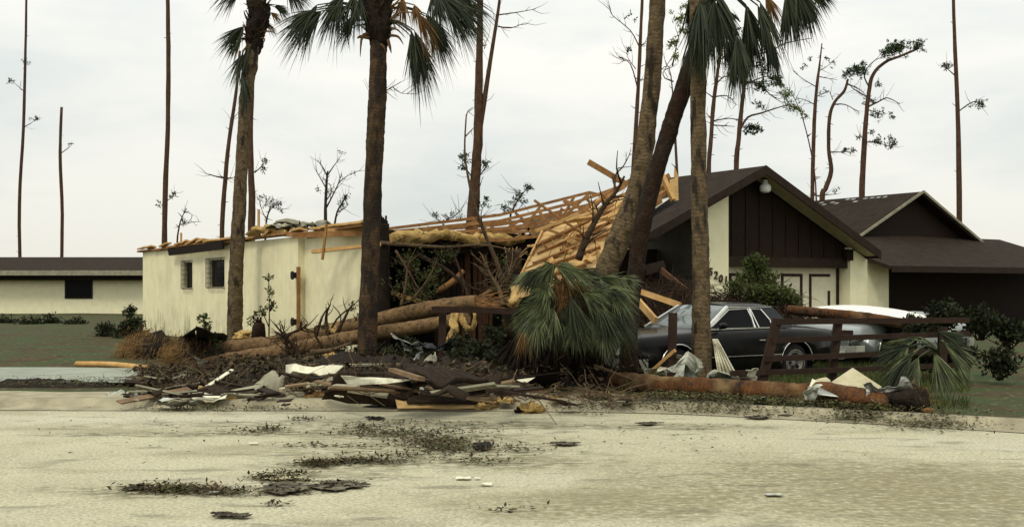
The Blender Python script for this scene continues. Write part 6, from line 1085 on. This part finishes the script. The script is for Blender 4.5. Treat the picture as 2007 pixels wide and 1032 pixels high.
# dark matted rubbish heap behind the kerb
mb = MB(); pts = []; nx, ny = 130, 14
for j in range(ny):
    for i in range(nx):
        f, g = i / (nx - 1), j / (ny - 1); px = 400 + 860 * f; Y = 16.35 + 3.6 * g + .3 * noise.noise(V(f * 9, 0, 1)); x = (px - CX) * Y / F; h_ = math.sin(math.pi * min(1, g * 1.05 + .02)) ** .6 * (.10 + .30 * math.sin(math.pi * f) ** .8) * (1 + .8 * noise.noise(V(x * 1.6, Y * 1.6, 0)) + .18 * noise.noise(V(x * 6, Y * 6, 4))); pts.append(V(x, Y, .06 + max(0, h_) * (0 if i in (0, nx - 1) else 1)))
mb.grid(pts, nx, ny, True); tag(mb.build('rubbish_heap', M['soil'], None), 'dark matted heap of soil and rubbish behind the kerb', None, None, 'stuff')
mb = MB(); r3 = random.Random(9)
for i in range(11000):                          # shredded bits on it
    px = r3.uniform(270, 1250); Y = r3.uniform(16.2, 19.8); x = (px - CX) * Y / F; a = V(x, Y, .12 + (.34 * r3.random() if px > 420 else .12 * r3.random())); s_ = r3.uniform(.03, .13); d = ru(r3); d.z *= .4; mb.leaf(a, d.normalized(), ru(r3), s_, s_ * r3.uniform(.2, .8))
tag(mb.build('shredded_debris', M['shredded'], None), 'shredded bark, tar paper and leaves over the heap', None, None, 'stuff')
# splinters in the tangle of rafters
r4 = random.Random(44)
for i in range(34):
    px = r4.uniform(1075, 1235); top = 440 - (px - 990) * .23; py = top + r4.uniform(14, 85); a_ = P(px, py, r4.uniform(23.6, 25.0) if px < 1080 else r4.uniform(22.6, 23.6) + (px - 1080) / 110); an = r4.choice((.45, .5, .6, -.5, .8, .3, .4)) + r4.uniform(-.25, .25); L_ = r4.uniform(.4, 1.5); d = V(math.cos(an), r4.uniform(-.2, .4), math.sin(an)).normalized()
    mb = MB(); mb.beam(a_ - d * L_ / 2, a_ + d * L_ / 2, r4.uniform(.02, .04), r4.uniform(.04, .09), roll=r4.uniform(-.6, .6)); tag(mb.build('splintered_board', M['lumber' if i % 3 else 'lumber_d'], None, a_ - d * L_ / 2), 'short splintered board in the tangle between trusses and plywood deck', 'board', 'splintered boards in the roof tangle')
r5 = random.Random(55)
for m, lb, gp_, cnt in (('brownbeam', 'dark brown broken board in the rubbish before the cream house', 'dark broken boards in the rubbish', 34), ('dull', 'rough tan broken board in the rubbish before the cream house', 'tan broken boards in the rubbish', 14), ('greyply', 'grey weathered lath in the rubbish before the cream house', 'grey laths in the rubbish', 22), ('shingle2', 'dark curled roofing strip in the rubbish before the cream house', 'curled roofing strips in the rubbish', 34)):
    for i in range(cnt):
        px = r5.uniform(560, 1040) if r5.random() < .7 else r5.uniform(290, 560); py = r5.uniform(700, 772) if px > 560 else r5.uniform(742, 775)
        if px > 960: py = r5.uniform(735, 775)
        c = G(px, py, .2 + .22 * r5.random() if px > 560 else .16); an = r5.gauss(0, .5); L_ = r5.uniform(.25, 1.3) * (.5 if m == 'shingle2' else 1); d = V(math.cos(an), math.sin(an), r5.uniform(-.22, .22)).normalized(); w_ = r5.uniform(.04, .13) * (2 if m == 'shingle2' else 1)
        mb = MB()
        if m == 'shingle2': s2 = V(-d.y, d.x, .3).normalized(); mb.grid([c + d * L_ * (a / 5 - .5) + s2 * w_ * (b / 2 - .5) + V(0, 0, .16 * noise.noise(V(a * .5, b * .6, i * 3.3))) for b in range(3) for a in range(6)], 6, 3)
        else: mb.beam(c - d * L_ / 2, c + d * L_ / 2, w_, r5.uniform(.015, .04), roll=r5.uniform(-.5, .5))
        tag(mb.build('roofing_strip' if m == 'shingle2' else 'broken_board', M[m], None, c, .012 if m == 'shingle2' else 0), lb, 'roofing strip' if m == 'shingle2' else 'board', gp_)
# small scraps through the kerb rubbish
rs = random.Random(123)
KINDS = [('torn_shingle', 'shingle2', 'shingle scrap', 'small brown shingle scrap in the kerb rubbish', 'small shingle scraps in the kerb rubbish', 80), ('pale_scrap', 'white', 'scrap', 'small pale board scrap in the kerb rubbish', 'small pale scraps in the kerb rubbish', 9), ('plywood_scrap', 'greyply', 'plywood scrap', 'small grey plywood scrap in the kerb rubbish', 'small grey plywood scraps in the kerb rubbish', 22), ('foam_chunk', 'insul', 'insulation chunk', 'tiny yellow insulation tuft in the kerb rubbish', 'tiny yellow insulation tufts', 10)]
for nm, m, ct, lb, gp_, cnt in KINDS:
    for i in range(cnt):
        px = rs.uniform(250, 900) if rs.random() < .75 else rs.uniform(900, 1230); py = rs.gauss(768, 14) if px < 560 else rs.gauss(742, 16)
        if px > 980: py = rs.uniform(768, 790)
        py = min(max(py, 722), 792); s_ = rs.uniform(.07, .24); c = G(px, py, .13 + (.12 * rs.random() if px > 560 and px < 980 else 0)); ax_ = V(rs.uniform(-1, 1), rs.uniform(-.5, .5), rs.uniform(-.12, .12)).normalized(); bx = V(-ax_.y, ax_.x, rs.uniform(-.3, .5)).normalized(); k = rs.uniform(.35, .9); n = 4
        mb = MB(); mb.grid([c + ax_ * s_ * (a / 3 - .5 + .12 * noise.noise(V(a * 2.1, b * 1.7, i))) + bx * s_ * k * (b / 3 - .5 + .15 * noise.noise(V(a * 1.3, b * 2.7, i + 4))) + V(0, 0, s_ * .25 * noise.noise(V(a, b, i * 2.2))) for b in range(n) for a in range(n)], n, n, False)
        tag(mb.build(nm, M[m], None, c - V(0, 0, .02), .012 if m != 'insul' else .05), lb, ct, gp_)
grs = [('blue grey sheet crumpled in the left gutter', 252, 330, 776, 792), ('second grey sheet overlapping it towards the road', 300, 390, 784, 796), ('grey flat scrap beside the white strip foot', 420, 520, 776, 790), ('bluish tarp scrap at the far left kerb', 200, 262, 768, 780)]
for i, (lb, x0, x1, y0, y1) in enumerate(grs): sheet(lb, 'sheet', 'gutter_sheet', ('metal', 'tarp', 'greyply', 'tarp')[i], [(x0, y1, .03), (x1 - 10, y1, .03), (x1, y0, .13), (x0 + 15, y0 + 2, .14)], .008, .06, 10, 'sheets in the left gutter', 60 + i)
# leaf drifts
def drift(mb, x, y, rx, ry, n, z, sz=.05):
    for i in range(n):
        px, py = x + rr.gauss(0, .5) * rx, y + rr.gauss(0, .5) * ry
        if py < HY + 40: continue
        a = G(px, py, z); a.z = gz(a.x, a.y) + rr.uniform(.004, .03) * (1 + (z > 0) * 1.5); d = V(rr.uniform(-1, 1), rr.uniform(-1, 1), rr.uniform(-.15, .35)).normalized(); mb.leaf(a, d, V(rr.uniform(-.5, .5), rr.uniform(-.5, .5), 1), sz * rr.uniform(.5, 1.4), sz * rr.uniform(.2, .6))
mb = MB()
for a in [(500, 845, 60, 7, 160), (530, 842, 30, 5, 120), (760, 850, 110, 9, 700), (850, 868, 90, 14, 1100), (880, 880, 60, 10, 500), (600, 822, 40, 3, 130), (720, 838, 60, 6, 200), (620, 910, 45, 6, 500), (680, 905, 60, 6, 200), (560, 930, 60, 5, 160), (340, 960, 100, 10, 900), (540, 938, 50, 4, 300), (720, 905, 90, 6, 400), (560, 966, 60, 3, 160), (560, 946, 60, 3, 120), (660, 950, 60, 5, 120), (440, 966, 60, 8, 260), (950, 905, 60, 8, 160), (1000, 880, 80, 12, 200), (870, 845, 120, 9, 260), (640, 874, 120, 4, 160), (780, 895, 140, 12, 260),
          (1000, 1000, 60, 5, 40), (540, 990, 30, 3, 40), (640, 952, 40, 8, 60), (300, 850, 200, 40, 60), (1300, 860, 300, 40, 90), (800, 830, 200, 6, 220)]: drift(mb, *a, .0)
tag(mb.build('leaf_litter', M['litter'], None), 'green brown leaf litter drifted over the road', 'leaf litter', None, 'stuff')
mb = MB()
for a in [(1200, 797, 130, 3, 500), (1250, 795, 110, 5, 700), (1330, 793, 100, 8, 1500), (1430, 800, 110, 9, 1700), (1560, 803, 120, 9, 1700), (1700, 815, 90, 9, 1600), (1830, 830, 120, 12, 1000), (1400, 791, 130, 4, 500), (1550, 798, 130, 5, 500), (1680, 806, 100, 6, 600)]: drift(mb, *a, .03, .055)
for a in [(300, 752, 200, 10, 1500), (480, 760, 100, 8, 700), (100, 755, 200, 8, 600), (300, 775, 60, 10, 400), (400, 790, 120, 5, 500), (540, 790, 100, 4, 200), (800, 745, 120, 12, 260), (1150, 798, 80, 2, 100)]: drift(mb, *a, .10, .05)
for a in [(700, 735, 160, 14, 700), (1000, 765, 120, 7, 500), (1150, 768, 120, 7, 500)]: drift(mb, *a, .12, .06)
tag(mb.build('kerb_litter', M['kerbleaf'], None), 'crushed green leaves lining the kerb', 'leaf litter', None, 'stuff')
mb = MB()
for i in range(9000):
    Y = rr.uniform(15.9, 22) if i % 8 else rr.uniform(13.9, 15); x = (rr.uniform(1380, 1900) - CX) * Y / F
    if Y < 15.4 and x < 4: continue
    a = V(x, Y, .09); h_ = rr.uniform(.05, .16); l_ = V(rr.uniform(-.05, .05), rr.uniform(-.05, .05), h_); w_ = V(.006, 0, 0); b = mb.add([a - w_, a + w_, a + l_]); mb.face([b, b + 1, b + 2])
tag(mb.build('grass', M['leaf'], None), 'short green grass around the board fence', 'grass', None, 'stuff')

bush('shrub', 'mass of broken green boughs past the right end of the board fence', [(1800, 640, 17.9, 24, 600), (1850, 620, 18.2, 34, 900), (1920, 630, 18.4, 36, 900), (1980, 650, 18.4, 34, 800), (1880, 690, 17.6, 34, 700), (1960, 710, 17.4, 34, 700), (1810, 700, 17.6, 26, 500)], 'leafdk', .10, seed=90)
